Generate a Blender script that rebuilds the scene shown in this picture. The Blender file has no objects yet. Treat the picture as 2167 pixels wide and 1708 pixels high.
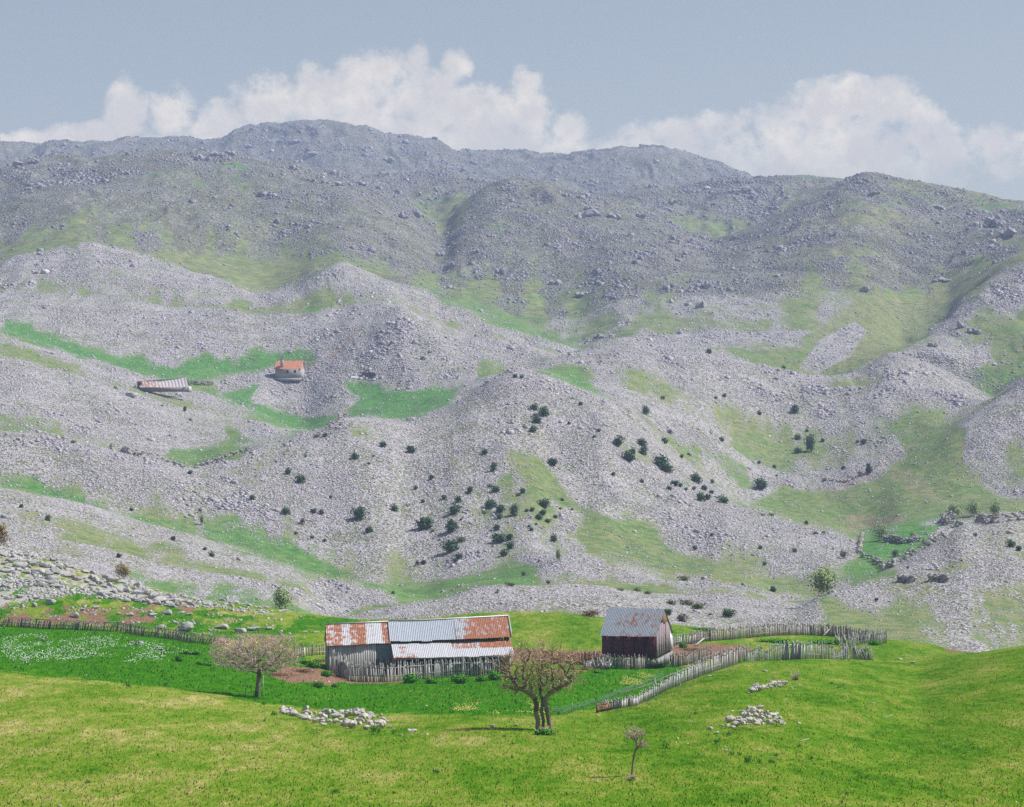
import bpy, math, random
import numpy as np
from mathutils import Vector, Matrix
random.seed(7); rng = np.random.default_rng(7)
R = math.radians
C = bpy.context.scene.collection
sc = bpy.context.scene

# ------------------------------------------------------------------ camera, world, sun, exposure
F, CX, CY, YH = 6020.0, 1083.5, 854.0, 1005.0      # focal length and centre in units of a 2167 wide picture
TH = math.atan((YH - CY) / F)
cam = bpy.data.objects.new('camera', bpy.data.cameras.new('camera')); C.objects.link(cam)
cam.location = (0, 0, 0); cam.rotation_euler = (math.pi / 2 + TH, 0, 0)
cam.data.sensor_width = 36; cam.data.lens = 36 * F / 2167
cam.data.clip_start = 1; cam.data.clip_end = 30000
sc.camera = cam
sc.view_settings.view_transform = 'Standard'; sc.view_settings.look = 'None'
sc.view_settings.gamma = 1; sc.view_settings.use_curve_mapping = False
sc.view_settings.exposure = 0.55
HAZE_D = 1.95e-4
SUN_EL, SUN_AZ = 49, 78
sun = bpy.data.objects.new('sun', bpy.data.lights.new('sun', 'SUN')); C.objects.link(sun)
sun.data.energy = 5.0; sun.data.angle = R(0.5); sun.data.color = (1, 0.955, 0.89)
sd = Vector((math.sin(R(SUN_AZ)) * math.cos(R(SUN_EL)), math.cos(R(SUN_AZ)) * math.cos(R(SUN_EL)), math.sin(R(SUN_EL))))
sun.rotation_euler = sd.to_track_quat('Z', 'Y').to_euler()
cy = sc.cycles
cy.max_bounces = 4; cy.diffuse_bounces = 2; cy.glossy_bounces = 1; cy.transmission_bounces = 2; cy.volume_bounces = 1
cy.transparent_max_bounces = 6; cy.caustics_reflective = False; cy.caustics_refractive = False
cy.use_denoising = False; cy.use_adaptive_sampling = True; cy.adaptive_threshold = 0.005

class NT:
    """short-hand for building node trees"""
    def __init__(s, t): s.t = t; t.nodes.clear()
    def n(s, typ, ins=None, **kw):
        nd = s.t.nodes.new(typ)
        for k, v in kw.items(): setattr(nd, k, v)
        for k, v in (ins or {}).items(): s.set(nd.inputs[k], v)
        return nd
    def set(s, sock, v):
        if isinstance(v, bpy.types.NodeSocket): s.t.links.new(v, sock)
        else: sock.default_value = v
    def m(s, op, a, b=0.0, c=0.0, clamp=False):
        nd = s.n('ShaderNodeMath', operation=op, use_clamp=clamp)
        s.set(nd.inputs[0], a); s.set(nd.inputs[1], b)
        if op in ('MULTIPLY_ADD', 'SMOOTH_MAX', 'SMOOTH_MIN'): s.set(nd.inputs[2], c)
        return nd.outputs[0]
    def mix(s, f, a, b, typ='MIX'):
        nd = s.n('ShaderNodeMix', data_type='RGBA', blend_type=typ)
        s.set(nd.inputs[0], f); s.set(nd.inputs[6], a); s.set(nd.inputs[7], b)
        return nd.outputs[2]
    def ss(s, v, lo, hi, a=0.0, b=1.0):
        nd = s.n('ShaderNodeMapRange', interpolation_type='SMOOTHSTEP')
        s.set(nd.inputs[0], v); s.set(nd.inputs[1], lo); s.set(nd.inputs[2], hi); s.set(nd.inputs[3], a); s.set(nd.inputs[4], b)
        return nd.outputs[0]
    def noise(s, vec, scale, det=4, rough=.55, dist=0.0):
        nd = s.n('ShaderNodeTexNoise', {'Scale': scale, 'Detail': det, 'Roughness': rough, 'Distortion': dist})
        if vec is not None: s.set(nd.inputs['Vector'], vec)
        return nd.outputs[0]
    def vor(s, vec, scale, feat='F1', out='Color', rnd=1.0):
        nd = s.n('ShaderNodeTexVoronoi', {'Scale': scale, 'Randomness': rnd}, feature=feat)
        if vec is not None: s.set(nd.inputs['Vector'], vec)
        return nd.outputs[out]
    def scale(s, vec, x, y, z):
        nd = s.n('ShaderNodeMapping'); s.set(nd.inputs[0], vec); nd.inputs['Scale'].default_value = (x, y, z)
        return nd.outputs[0]
    def ramp(s, f, stops):
        nd = s.n('ShaderNodeValToRGB'); s.set(nd.inputs[0], f); cr = nd.color_ramp
        while len(cr.elements) < len(stops): cr.elements.new(0.5)
        for e, (p, c) in zip(cr.elements, stops): e.position = p; e.color = (*c, 1)
        return nd.outputs[0]

w = bpy.data.worlds.new('World'); sc.world = w; w.use_nodes = True
T = NT(w.node_tree)
sky = T.n('ShaderNodeTexSky', sky_type='NISHITA', sun_disc=False, sun_elevation=R(SUN_EL), sun_rotation=R(SUN_AZ), altitude=1200, air_density=1.0, dust_density=2.0, ozone_density=1.0)
tc = T.n('ShaderNodeTexCoord')
xyz = T.n('ShaderNodeSeparateXYZ', {0: tc.outputs['Generated']}).outputs
U = T.m('DIVIDE', xyz[0], T.m('MAXIMUM', xyz[1], 0.05)); V = T.m('DIVIDE', xyz[2], T.m('MAXIMUM', xyz[1], 0.05))
uv = T.n('ShaderNodeCombineXYZ', {0: U, 1: V, 2: 0.0}).outputs[0]
n1 = T.noise(uv, 30, 9, .66); n2 = T.noise(uv, 120, 8, .66)
wob = T.m('ADD', T.m('MULTIPLY', T.m('SUBTRACT', n1, .5), 4.2), T.m('MULTIPLY', T.m('SUBTRACT', n2, .5), 2.0))
CLOUDS = [(268,235,48,68),(362,235,52,62),(205,290,50,34),(128,288,46,30),(52,298,60,24),(0,300,60,20),(400,320,380,40),(1000,330,420,60),(1650,340,420,90),(470,262,60,50),(570,222,80,70),(660,215,62,72),(740,200,70,80),(805,160,62,64),
          (885,118,24,40),(880,190,90,70),(962,138,36,36),(1000,235,110,60),(1112,180,40,42),(1128,240,50,60),(1212,270,55,40),(560,300,230,60),(900,300,330,60),
          (1440,285,60,34),(1530,272,70,40),(1640,270,90,60),(1730,235,66,56),(1805,205,66,46),(1890,218,66,54),(1945,268,56,60),(1990,320,60,50),(1800,330,210,90),(2110,305,60,44),(2167,320,90,60),(1500,350,170,60),(-120,300,90,40),(2400,280,160,90)]
acc = None
for (px, py, a, b) in CLOUDS:
    du = T.m('MULTIPLY', T.m('SUBTRACT', U, (px - CX) / F), F / a); dv = T.m('MULTIPLY', T.m('SUBTRACT', V, (YH - py) / F), F / b)
    q = T.m('SUBTRACT', 1.0, T.m('ADD', T.m('MULTIPLY', du, du), T.m('MULTIPLY', dv, dv)))
    q = T.m('MAXIMUM', q, -2.0)
    acc = q if acc is None else T.m('SMOOTH_MAX', acc, q, .25)
body = T.m('ADD', acc, wob)
cm = T.ss(body, -0.55, 1.1)
low = T.ss(V, (YH - 420) / F, (YH - 270) / F, 0.45, 1.0)       # the bases sink into the haze
cm = T.m('MULTIPLY', cm, low)
lit = T.ss(T.m('ADD', T.noise(uv, 48, 6, .6), T.m('MULTIPLY', body, -.16)), .25, .62)
skyc = T.mix(1.0, sky.outputs[0], T.mix(T.ss(xyz[2], .22, .6), (1.16, 0.95, 0.72, 1), (0.92, 0.92, 1.0, 1)), 'MULTIPLY')
SKYS = 0.085
cl = T.mix(lit, (6.9, 6.3, 5.4, 1), (10.2, 9.1, 7.1, 1))
final = T.mix(T.m('MULTIPLY', cm, .85), skyc, cl)
bg = T.n('ShaderNodeBackground', {'Color': final, 'Strength': SKYS})
T.t.links.new(bg.outputs[0], T.n('ShaderNodeOutputWorld').inputs[0])

# ------------------------------------------------------------------ small helpers
def tag(o, label=None, cat=None, group=None, kind=None):
    if label: o['label'] = label
    if cat: o['category'] = cat
    if group: o['group'] = group
    if kind: o['kind'] = kind
    return o
def thing(name, label, cat, loc=(0, 0, 0), rz=0, group=None):
    o = bpy.data.objects.new(name, None); C.objects.link(o); o.empty_display_size = .3
    o.location = loc; o.rotation_euler = (0, 0, rz)
    return tag(o, label, cat, group)
def mkmesh(name, V_, quads=None, tris=None, mat=None, smooth=False, attrs=None):
    V_ = np.asarray(V_, dtype=np.float32).reshape(-1, 3)
    me = bpy.data.meshes.new(name)
    me.vertices.add(len(V_)); me.vertices.foreach_set('co', V_.ravel())
    q = np.asarray(quads, dtype=np.int32).reshape(-1, 4) if quads is not None else np.zeros((0, 4), np.int32)
    t = np.asarray(tris, dtype=np.int32).reshape(-1, 3) if tris is not None else np.zeros((0, 3), np.int32)
    nl = q.size + t.size
    me.loops.add(nl); me.loops.foreach_set('vertex_index', np.concatenate([q.ravel(), t.ravel()]))
    me.polygons.add(len(q) + len(t))
    st = np.concatenate([np.arange(len(q)) * 4, q.size + np.arange(len(t)) * 3]).astype(np.int32)
    me.polygons.foreach_set('loop_start', st)
    if smooth: me.polygons.foreach_set('use_smooth', np.ones(len(q) + len(t), bool))
    for k, a in (attrs or {}).items():
        a = np.asarray(a, dtype=np.float32)
        if a.ndim == 1: me.attributes.new(k, 'FLOAT', 'POINT').data.foreach_set('value', a)
        else:
            if a.shape[1] == 3: a = np.concatenate([a, np.ones((len(a), 1), np.float32)], 1)
            me.attributes.new(k, 'FLOAT_COLOR', 'POINT').data.foreach_set('color', a.ravel())
    me.update(calc_edges=True)
    if mat: me.materials.append(mat)
    return me
def link(name, me, parent=None, loc=(0, 0, 0)):
    o = bpy.data.objects.new(name, me); C.objects.link(o); o.location = loc
    if parent: o.parent = parent
    return o
class MB:
    """collects simple shapes into one mesh"""
    def __init__(s): s.v = []; s.q = []; s.t = []; s.n = 0; s.a = []
    def add(s, v, q=(), t=(), a=0.0):
        v = np.asarray(v, float).reshape(-1, 3)
        s.v.append(v); s.q += [[i + s.n for i in f] for f in q]; s.t += [[i + s.n for i in f] for f in t]
        s.a.append(np.full(len(v), a) if np.isscalar(a) else np.asarray(a)); s.n += len(v)
    def hexa(s, p, a=0.0):   # 8 corners: bottom 4 then top 4
        s.add(p, q=[(3, 2, 1, 0), (4, 5, 6, 7), (0, 1, 5, 4), (1, 2, 6, 5), (2, 3, 7, 6), (3, 0, 4, 7)], a=a)
    def box(s, x0, x1, y0, y1, z0, z1, a=0.0):
        s.hexa([(x0, y0, z0), (x1, y0, z0), (x1, y1, z0), (x0, y1, z0), (x0, y0, z1), (x1, y0, z1), (x1, y1, z1), (x0, y1, z1)], a)
    def tube(s, pts, rad, k=5, a=0.0):
        pts = [Vector(p) for p in pts]; vs = []
        for i, p in enumerate(pts):
            d = (pts[min(i + 1, len(pts) - 1)] - pts[max(i - 1, 0)]).normalized()
            u_ = d.cross(Vector((0.3, 0.2, 1)) if abs(d.z) < .9 else Vector((1, 0.1, 0))).normalized(); w_ = d.cross(u_)
            r = rad[i] if hasattr(rad, '__len__') else rad
            for j in range(k):
                t = 2 * math.pi * j / k; vs.append(p + (u_ * math.cos(t) + w_ * math.sin(t)) * r)
        q = [(i * k + j, i * k + (j + 1) % k, (i + 1) * k + (j + 1) % k, (i + 1) * k + j) for i in range(len(pts) - 1) for j in range(k)]
        n = len(vs); t = []
        vs.append(pts[0]); vs.append(pts[-1])
        for j in range(k):
            t.append((n, (j + 1) % k, j)); t.append((n + 1, (len(pts) - 1) * k + j, (len(pts) - 1) * k + (j + 1) % k))
        s.add([tuple(x) for x in vs], q, t, a)
    def mesh(s, name, mat, smooth=False, attr='tint'):
        return mkmesh(name, np.concatenate(s.v), s.q, s.t, mat, smooth, {attr: np.concatenate(s.a)})
    def build(s, name, mat, parent=None, smooth=False, loc=(0, 0, 0), attr='tint'):
        return link(name, s.mesh(name, mat, smooth, attr), parent, loc)

def h2(ix, iy, seed):
    n = (ix.astype(np.int64) * 374761393 + iy.astype(np.int64) * 668265263 + seed * 974634777) & 0xffffffff
    n = ((n ^ (n >> 13)) * 1274126177) & 0xffffffff
    return ((n ^ (n >> 16)) & 0xffffff) / float(0xffffff)
def vnoise(x, y, seed=0):
    ix = np.floor(x); iy = np.floor(y); fx = x - ix; fy = y - iy
    fx = fx * fx * (3 - 2 * fx); fy = fy * fy * (3 - 2 * fy)
    ix = ix.astype(np.int64); iy = iy.astype(np.int64)
    a = h2(ix, iy, seed); b = h2(ix + 1, iy, seed); c = h2(ix, iy + 1, seed); d = h2(ix + 1, iy + 1, seed)
    return (a * (1 - fx) + b * fx) * (1 - fy) + (c * (1 - fx) + d * fx) * fy * 1.0
def fbm(x, y, octv=4, seed=0, rough=.5):
    s = 0; amp = 1; tot = 0
    for i in range(octv):
        s = s + amp * (vnoise(x * 2 ** i + 17.3 * i, y * 2 ** i - 9.1 * i, seed + i) - .5); tot += amp; amp *= rough
    return s / tot * 2
def sstep(a, b, x):
    t = np.clip((x - a) / (b - a), 0, 1); return t * t * (3 - 2 * t)

# ------------------------------------------------------------------ the land: crest and valley lines, each at its own distance
ct, st_ = math.cos(TH), math.sin(TH)
def z_of(y, D): b = (CY - y) / F; return D * (st_ + ct * b) / (ct - st_ * b)
def x_of(x, y, D): b = (CY - y) / F; return D * ((x - CX) / F) / (ct - st_ * b)
def project(X, Y, Z):
    fw = Y * ct + Z * st_; up = -Y * st_ + Z * ct
    return CX + F * X / fw, CY - F * up / fw
def L(rows, dip=0, gap=0):   # rows: x, y, D [, w [, dip [, gap]]]
    out = []; w_, d_, g_ = 1, dip, gap
    for r in rows:
        if len(r) > 3: w_ = r[3]
        if len(r) > 4: d_ = r[4]
        if len(r) > 5: g_ = r[5]
        out.append((r[0], r[1], r[2], w_, d_, g_))
    return out
def dl(pts, d0, d1, **k):   # spread distances evenly along a crest
    n = len(pts) - 1
    return L([(p[0], p[1], d0 + (d1 - d0) * i / n) for i, p in enumerate(pts)], **k)
LAND = [
 ('p', L([(-900,1708,95),(3067,1708,95)])),
 ('p', L([(-900,1400,190),(0,1421,190),(300,1452,185),(480,1476,182),(640,1500,178),(850,1512,175),(1000,1517,170),(1180,1516,172),(1270,1506,182),(1400,1462,206),(1480,1430,222),(1560,1403,236),(1700,1393,250),(1850,1397,260),(1950,1402,258),(2040,1386,250),(2100,1376,242),(2167,1366,236),(2467,1340,225),(3067,1310,220)])),
 ('p', L([(-900,1394,205),(0,1412,205),(300,1446,200),(480,1468,195),(640,1492,190),(850,1506,185),(1000,1512,182),(1180,1516,184),(1270,1514,200),(1400,1474,222),(1560,1410,250),(1700,1400,264),(1850,1404,276),(1950,1406,274),(2040,1398,272),(2167,1390,268),(3067,1370,265)])),
 ('p', L([(-900,1290,262),(0,1335,262),(300,1346,260),(400,1358,256),(480,1374,250),(560,1392,245),(650,1412,240),(740,1440,236),(900,1440,236),(1050,1432,240),(1260,1412,252),(1400,1408,258),(1500,1393,268),(1560,1386,274),(1700,1376,288),(1850,1374,294),(2000,1380,294),(2167,1385,290),(3067,1370,290)])),
 ('c', L([(-900,960,340),(-300,1090,335),(0,1160,330),(100,1183,328),(200,1213,325),(257,1230,322),(330,1250,320),(400,1268,318),(480,1280,315),(560,1288,312),(640,1302,310),(720,1312,310),(800,1315,312),(900,1312,315),(1000,1304,320),(1100,1299,322),(1200,1302,318),(1270,1308,312),(1430,1325,305),(1500,1335,305),(1600,1342,308),(1700,1346,310),(1870,1358,308),(1950,1363,305),(2040,1380,302),(2167,1390,302),(3067,1390,302)], dip=14, gap=45)),
 ('c', L([(-900,1330,385,0,4,20),(640,1310,390,0),(740,1300,392,1),(850,1278,395),(946,1266,397),(1007,1247,400,1,4,25),(1050,1241,402),(1178,1241,405),(1290,1245,405),(1383,1260,402,.6),(1450,1275,400,.1),(1600,1275,400,0),(1690,1268,405,.3),(1728,1260,410,1,10,28),(1783,1242,420),(1878,1205,435),(1933,1175,448),(1998,1140,460),(2033,1110,468),(2083,1105,472),(2133,1087,478),(2167,1085,482),(2467,1040,495),(3067,980,500)])),
 ('c', L([(-900,930,480,1,6,45),(0,1030,475),(50,1035,475),(100,1047,474),(165,1062,472),(225,1080,470),(300,1102,468),(400,1127,465),(500,1160,460),(600,1195,455),(700,1225,450),(810,1237,446,1,5,42),(850,1256,446,1,4,42),(900,1266,447,.9,-1,42),(960,1258,450,.8,-7,42),(1050,1232,458,.8,-10,42),(1130,1195,472,.8,-8,38),(1190,1178,478,1,0,35),(1233,1175,482,1,5,35),(1293,1185,480),(1393,1207,476),(1453,1220,472),(1518,1217,468),(1583,1227,464),(1633,1245,460),(1683,1257,456),(1728,1264,454,1,3,30),(1790,1245,470,.9,-4,35),(1880,1215,490,.8,-4,35),(2000,1180,510,.8,-4,35),(2167,1150,530,.8,-4,35),(3067,1100,560,.8)])),
 ('c', L([(-900,860,580,1,6,45),(0,912,570),(50,915,570),(115,930,570),(200,945,570),(250,960,570),(325,975,570),(395,991,572),(408,991,574),(450,980,580),(500,960,588),(550,940,596),(625,925,605),(675,912,612),(715,890,620),(760,877,628),(820,885,632),(870,890,636),(900,880,642),(950,860,650),(1000,830,660),(1040,800,670),(1083,778,676),(1148,787,676),(1208,810,672),(1283,837,664),(1320,858,658,.8,-4,50),(1383,915,648,.7),(1483,1010,630,.8),(1558,1060,620,1,5,45),(1633,1087,610),(1703,1107,602),(1783,1125,592),(1833,1138,584,1,0,45),(1900,1115,590,.9,-12,45),(2000,1095,600,.9,-12,45),(2167,1060,610,.9,-12,45),(3067,1000,640,.8)])),
 ('c', L([(-900,800,740,0,-10,15),(650,860,720,0,-10,15),(1500,960,735,0,-8,15),(1640,1010,735,.6),(1780,1000,735,.9),(1900,965,738,.9),(1970,935,740,1),(2010,912,745,1,-2,15),(2058,880,752),(2098,855,760),(2133,830,770),(2167,800,780),(2467,640,850),(3067,500,900)])),
 ('c', L([(-900,500,860,1,5,40),(-300,610,830),(0,694,810),(50,710,805),(125,737,800),(200,765,795),(250,780,792),(300,797,790),(350,812,788),(425,832,785),(475,850,782),(550,875,780),(600,895,778),(650,907,776,1,2,40),(700,895,780,.9,-6,40),(760,882,784,.9,-10,40),(860,868,792,.9,-10,40),(960,838,806,.9,-10,40),(1050,806,830,.8,-8,40),(1110,785,845,.8,-3,40),(1148,770,850,.9,0,40),(1200,755,856,1),(1240,742,862),(1308,726,870),(1338,726,872),(1400,731,874),(1483,738,876),(1508,750,876),(1583,770,874),(1648,785,872),(1700,796,870),(1733,797,870),(1783,790,872),(1833,775,878),(1883,752,886),(1908,750,890),(1943,757,890),(2008,790,886),(2050,818,884,1,2,40),(2098,845,884,.9,-6,40),(2167,800,900,.6,-10,40),(3067,600,960,.3)])),
 ('c', L([(-900,600,960,0,5,25),(700,668,945,.3,-8,25),(760,655,945,.5,-6,25),(800,648,945,.75,0,25),(850,652,942,1,4,25),(950,690,936),(1030,712,930),(1083,727,926),(1148,742,922),(1200,762,918,.9),(1260,745,925,.3,-3,25),(1400,740,930,.2),(1800,740,930,.3),(1950,720,930,.3),(3067,600,1000,.2)])),
 ('c', L([(-900,420,1150,1,8,70),(-300,590,1090),(0,552,1090),(50,537,1090),(100,529,1090),(150,514,1095),(180,514,1095),(225,524,1090),(280,532,1085),(350,557,1080),(425,584,1070),(500,607,1060),(550,622,1055),(585,619,1055),(625,604,1060),(665,577,1068),(715,562,1075),(740,564,1075),(800,589,1070),(875,612,1060),(950,644,1048),(1025,672,1036),(1083,694,1025),(1160,718,1010),(1233,738,995,1,1,50),(1320,728,1000,.8,-10,50),(1500,722,1000,.7,-14,50),(1700,722,1000,.7,-14,50),(1850,735,1000,.8,-8,45),(1908,742,1000,1,-2,40),(1958,716,1010,1,3,40),(1983,694,1030),(2008,678,1045),(2025,650,1060),(2083,592,1090),(2133,556,1110),(2167,535,1120),(2467,400,1250),(3067,300,1300)])),
 ('c', L([(-900,420,1700,1,8,90),(-200,370,1700),(0,357,1700),(50,339,1700),(125,329,1700),(200,332,1700),(250,324,1700),(375,313,1700),(450,317,1700),(500,324,1700),(575,337,1690),(650,352,1680),(725,367,1670),(800,395,1660),(870,435,1640),(925,475,1610,.8),(945,470,1600,.6),(965,440,1620,.9),(1025,398,1650,1),(1083,377,1670),(1158,384,1670),(1208,403,1660),(1273,420,1650),(1383,455,1620),(1450,485,1590),(1508,507,1560),(1560,495,1580),(1610,475,1610),(1700,430,1660),(1790,383,1700),(1833,368,1710),(1883,371,1710),(1958,382,1700),(2033,402,1690),(2083,412,1680),(2143,426,1670),(2167,423,1670),(2400,440,1650),(3067,480,1650)])),
 ('c', L([(-900,500,1950,0,12,150),(640,400,1950,0),(735,385,1950,.6),(775,374,1950,1),(825,373,1950),(900,364,1950),(950,367,1950),(1000,377,1950),(1040,384,1950),(1120,400,1950,1),(1273,419,1950),(1308,412,1950),(1383,398,1950),(1443,396,1960),(1508,383,1970),(1558,382,1980),(1633,377,1980),(1708,376,1980),(1773,383,1970),(1800,386,1960),(1860,410,1960),(3067,520,1960)])),
 ('p', L([(-900,470,2480),(0,430,2480),(600,420,2480),(1100,440,2480),(1700,470,2480),(3067,540,2480)])),
 ('c', L([(-900,330,2880,1,30,220),(-200,310,2880),(0,304,2880),(50,304,2880),(85,299,2880),(135,297,2880),(185,297,2880),(225,294,2880),(270,288,2880),(325,290,2880),(400,293,2880),(435,298,2880),(475,297,2880),(485,284,2880),(525,267,2880),(550,262,2880),(600,262,2880),(650,257,2880),(715,255,2880),(750,264,2880),(800,277,2880),(840,291,2880),(875,288,2880),(925,297,2880),(975,314,2880),(1010,322,2880),(1083,319,2880),(1128,323,2880),(1183,319,2880),(1258,317,2880),(1308,309,2880),(1358,306,2880),(1393,308,2880),(1433,319,2880),(1483,337,2880),(1533,349,2880),(1583,364,2880),(1608,377,2880),(1720,412,2880),(2200,470,2880),(3067,500,2880)])),
]
XC = np.arange(-900, 3067.1, 3.0); NCOL = len(XC)
KD, KZ, KW = [np.full(NCOL, 3.0), np.full(NCOL, 45.0)], [np.full(NCOL, -1.75), np.full(NCOL, -6.0)], [np.ones(NCOL)] * 2
for kind, rows in LAND:
    xs = [r[0] for r in rows]; f = [np.interp(XC, xs, [r[k] for r in rows]) for k in range(1, 6)]
    KD.append(f[1]); KZ.append(z_of(f[0], f[1])); KW.append(f[2])
    if kind == 'c': KD.append(f[1] + f[4]); KZ.append(z_of(f[0] + f[3], f[1] + f[4])); KW.append(f[2])
KD = np.array(KD); KZ = np.array(KZ); KW = np.array(KW)
for k in range(1, len(KD)): KD[k] = np.maximum(KD[k], KD[k - 1] + 4)
Z = KZ.copy()
for it in range(40):
    for k in range(1, len(KD) - 1):
        t = (KD[k] - KD[k - 1]) / (KD[k + 1] - KD[k - 1])
        Z[k] = KW[k] * KZ[k] + (1 - KW[k]) * (Z[k - 1] * (1 - t) + Z[k + 1] * t)
ker = np.exp(-.5 * (np.arange(-10, 11) / 3.4) ** 2); ker /= ker.sum()
for A in (Z, KD):
    for k in range(len(A)): A[k] = np.convolve(np.pad(A[k], 10, 'edge'), ker, 'valid')
ROWS = np.concatenate([np.linspace(3, 85, 24, endpoint=False), np.linspace(85, 340, 300, endpoint=False), np.linspace(340, 720, 240, endpoint=False),
                       np.linspace(720, 1200, 200, endpoint=False), np.linspace(1200, 2150, 230, endpoint=False), np.linspace(2150, 3150, 160)])
NROW = len(ROWS)
h = np.diff(KD, axis=0); dlt = np.diff(Z, axis=0) / h
m = np.zeros_like(Z); m[0] = dlt[0]; m[-1] = dlt[-1]
same = (dlt[:-1] * dlt[1:]) > 0
w1 = 2 * h[1:] + h[:-1]; w2 = h[1:] + 2 * h[:-1]
with np.errstate(divide='ignore', invalid='ignore'):
    hm = (w1 + w2) / (w1 / dlt[:-1] + w2 / dlt[1:])
m[1:-1] = np.where(same, hm, 0)
HZ = np.zeros((NROW, NCOL)); HOL = np.zeros((NROW, NCOL))
FEET, kk = [], 2
for kind, rows in LAND:
    kk += 1
    if kind == 'c': FEET.append(kk); kk += 1
Dg = ROWS[:, None] * np.ones((1, NCOL))
for k in range(len(KD) - 1):
    msk = (Dg >= KD[k]) & (Dg < KD[k + 1]) if k < len(KD) - 2 else (Dg >= KD[k])
    t = np.clip((Dg - KD[k]) / h[k], 0, 1)
    v = (2*t**3 - 3*t**2 + 1) * Z[k] + (t**3 - 2*t**2 + t) * h[k] * m[k] + (-2*t**3 + 3*t**2) * Z[k+1] + (t**3 - t**2) * h[k] * m[k+1]
    HZ = np.where(msk, v, HZ)
    if k in FEET: HOL = np.where(msk, (1 - sstep(.12, .62, t)), HOL)
ACOL = (XC - CX) / F / ct
GX = Dg * ACOL[None, :]; GY = Dg
far = sstep(330, 430, Dg)
near_n = fbm(GX / 14, GY / 14, 4, 3) * .28 + fbm(GX / 2.2, GY / 2.2, 3, 9) * .05
LW = 35 + Dg * .06
mid_n = fbm(GX / 40, GY / 60, 5, 21, .6) * (Dg / F) * 8.0 + (.55 - np.abs(fbm(GX / 30 + GY / 160, GY / 130, 3, 27)) * 2) * (Dg / F) * 5.0
fold = fbm(GX / 13 + .5 * fbm(GX / 30, GY / 60, 2, 8), GY / 48, 4, 29, .55)
mid_n = mid_n + fold * (Dg / F) * 9.0
big = sstep(1150, 1350, Dg)
rid = 1 - np.abs(fbm(GX / 62 + .5 * fbm(GX / 60, GY / 60, 2, 5), GY / 170, 5, 33, .6)) * 2
far_n = (rid - .75) * (Dg / F) * 19 + fbm(GX / 16, GY / 22, 4, 55, .6) * (Dg / F) * 5.5
# keep relief low right at the far crests so the skyline stays where it is
HZ = HZ + near_n * (1 - far) * sstep(3, 60, Dg) + mid_n * far * (1 - big) + far_n * big
PX, PY = project(GX, GY, HZ)

def gz(X, Y):
    """ground height under world points"""
    X = np.asarray(X, float); Y = np.asarray(Y, float)
    r = np.clip(np.interp(Y, ROWS, np.arange(NROW)), 0, NROW - 1.001); c = np.clip((X / Y - ACOL[0]) / (ACOL[1] - ACOL[0]), 0, NCOL - 1.001)
    i = r.astype(int); j = c.astype(int); fr = r - i; fc = c - j
    return (HZ[i, j] * (1 - fr) + HZ[i + 1, j] * fr) * (1 - fc) + (HZ[i, j + 1] * (1 - fr) + HZ[i + 1, j + 1] * fr) * fc
def hit(x, y, dmin=60):
    """the first ground point seen in a given direction"""
    a = (x - CX) / F / (ct - st_ * (CY - y) / F)
    D = np.arange(dmin, 3140, .5 if dmin < 900 else 2.0); zz = gz(D * a, D); zr = z_of(y, D)
    k = np.argmax(zz >= zr)
    if not (zz[k] >= zr[k]): k = len(D) - 1
    return Vector((D[k] * a, D[k], zz[k]))
def ppm(D): return F / D

# ------------------------------------------------------------------ where grass, lush grass and bare earth lie
def P3(z): return [(a / 2, 634.9 + b / 2) for a, b in z]
def P1(z): return [(a / 2, 211.6 + b / 2) for a, b in z]
def P4(z): return [(1083.5 + a / 2, 634.9 + b / 2) for a, b in z]
def P2(z): return [(1083.5 + a / 2, 211.6 + b / 2) for a, b in z]
def polyfield(poly, soft, dlo, dhi):
    """1 inside the polygon, falling to 0 over 'soft' outside"""
    xs = [p[0] for p in poly]; ys = [p[1] for p in poly]
    cm_ = (XC > min(xs) - soft - 6) & (XC < max(xs) + soft + 6); rm = (ROWS >= dlo) & (ROWS <= dhi)
    ci = np.where(cm_)[0]; ri = np.where(rm)[0]; out = np.zeros((NROW, NCOL))
    if not len(ci) or not len(ri): return out
    sl = np.ix_(ri, ci); x = PX[sl]; y = PY[sl]
    ins = np.zeros(x.shape, bool); dist = np.full(x.shape, 1e9)
    for (x0, y0), (x1, y1) in zip(poly, poly[1:] + poly[:1]):
        if y0 != y1: ins ^= ((y0 > y) != (y1 > y)) & (x < (x1 - x0) * (y - y0) / (y1 - y0) + x0)
        dx, dy = x1 - x0, y1 - y0; t = np.clip(((x - x0) * dx + (y - y0) * dy) / (dx * dx + dy * dy + 1e-9), 0, 1)
        dist = np.minimum(dist, np.hypot(x - x0 - t * dx, y - y0 - t * dy))
    sdv = np.where(ins, dist, -dist)
    out[sl] = sstep(-soft, soft, sdv); return out
grass = np.zeros((NROW, NCOL)); lush = np.full((NROW, NCOL), .35); dirt = np.zeros((NROW, NCOL))
def paint(poly, g=1.0, l=.5, soft=13, dlo=345, dhi=4000):
    f = polyfield(poly, soft, dlo, dhi)
    np.maximum(grass, f * g, out=grass); lush[:] = lush * (1 - f) + l * f
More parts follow.
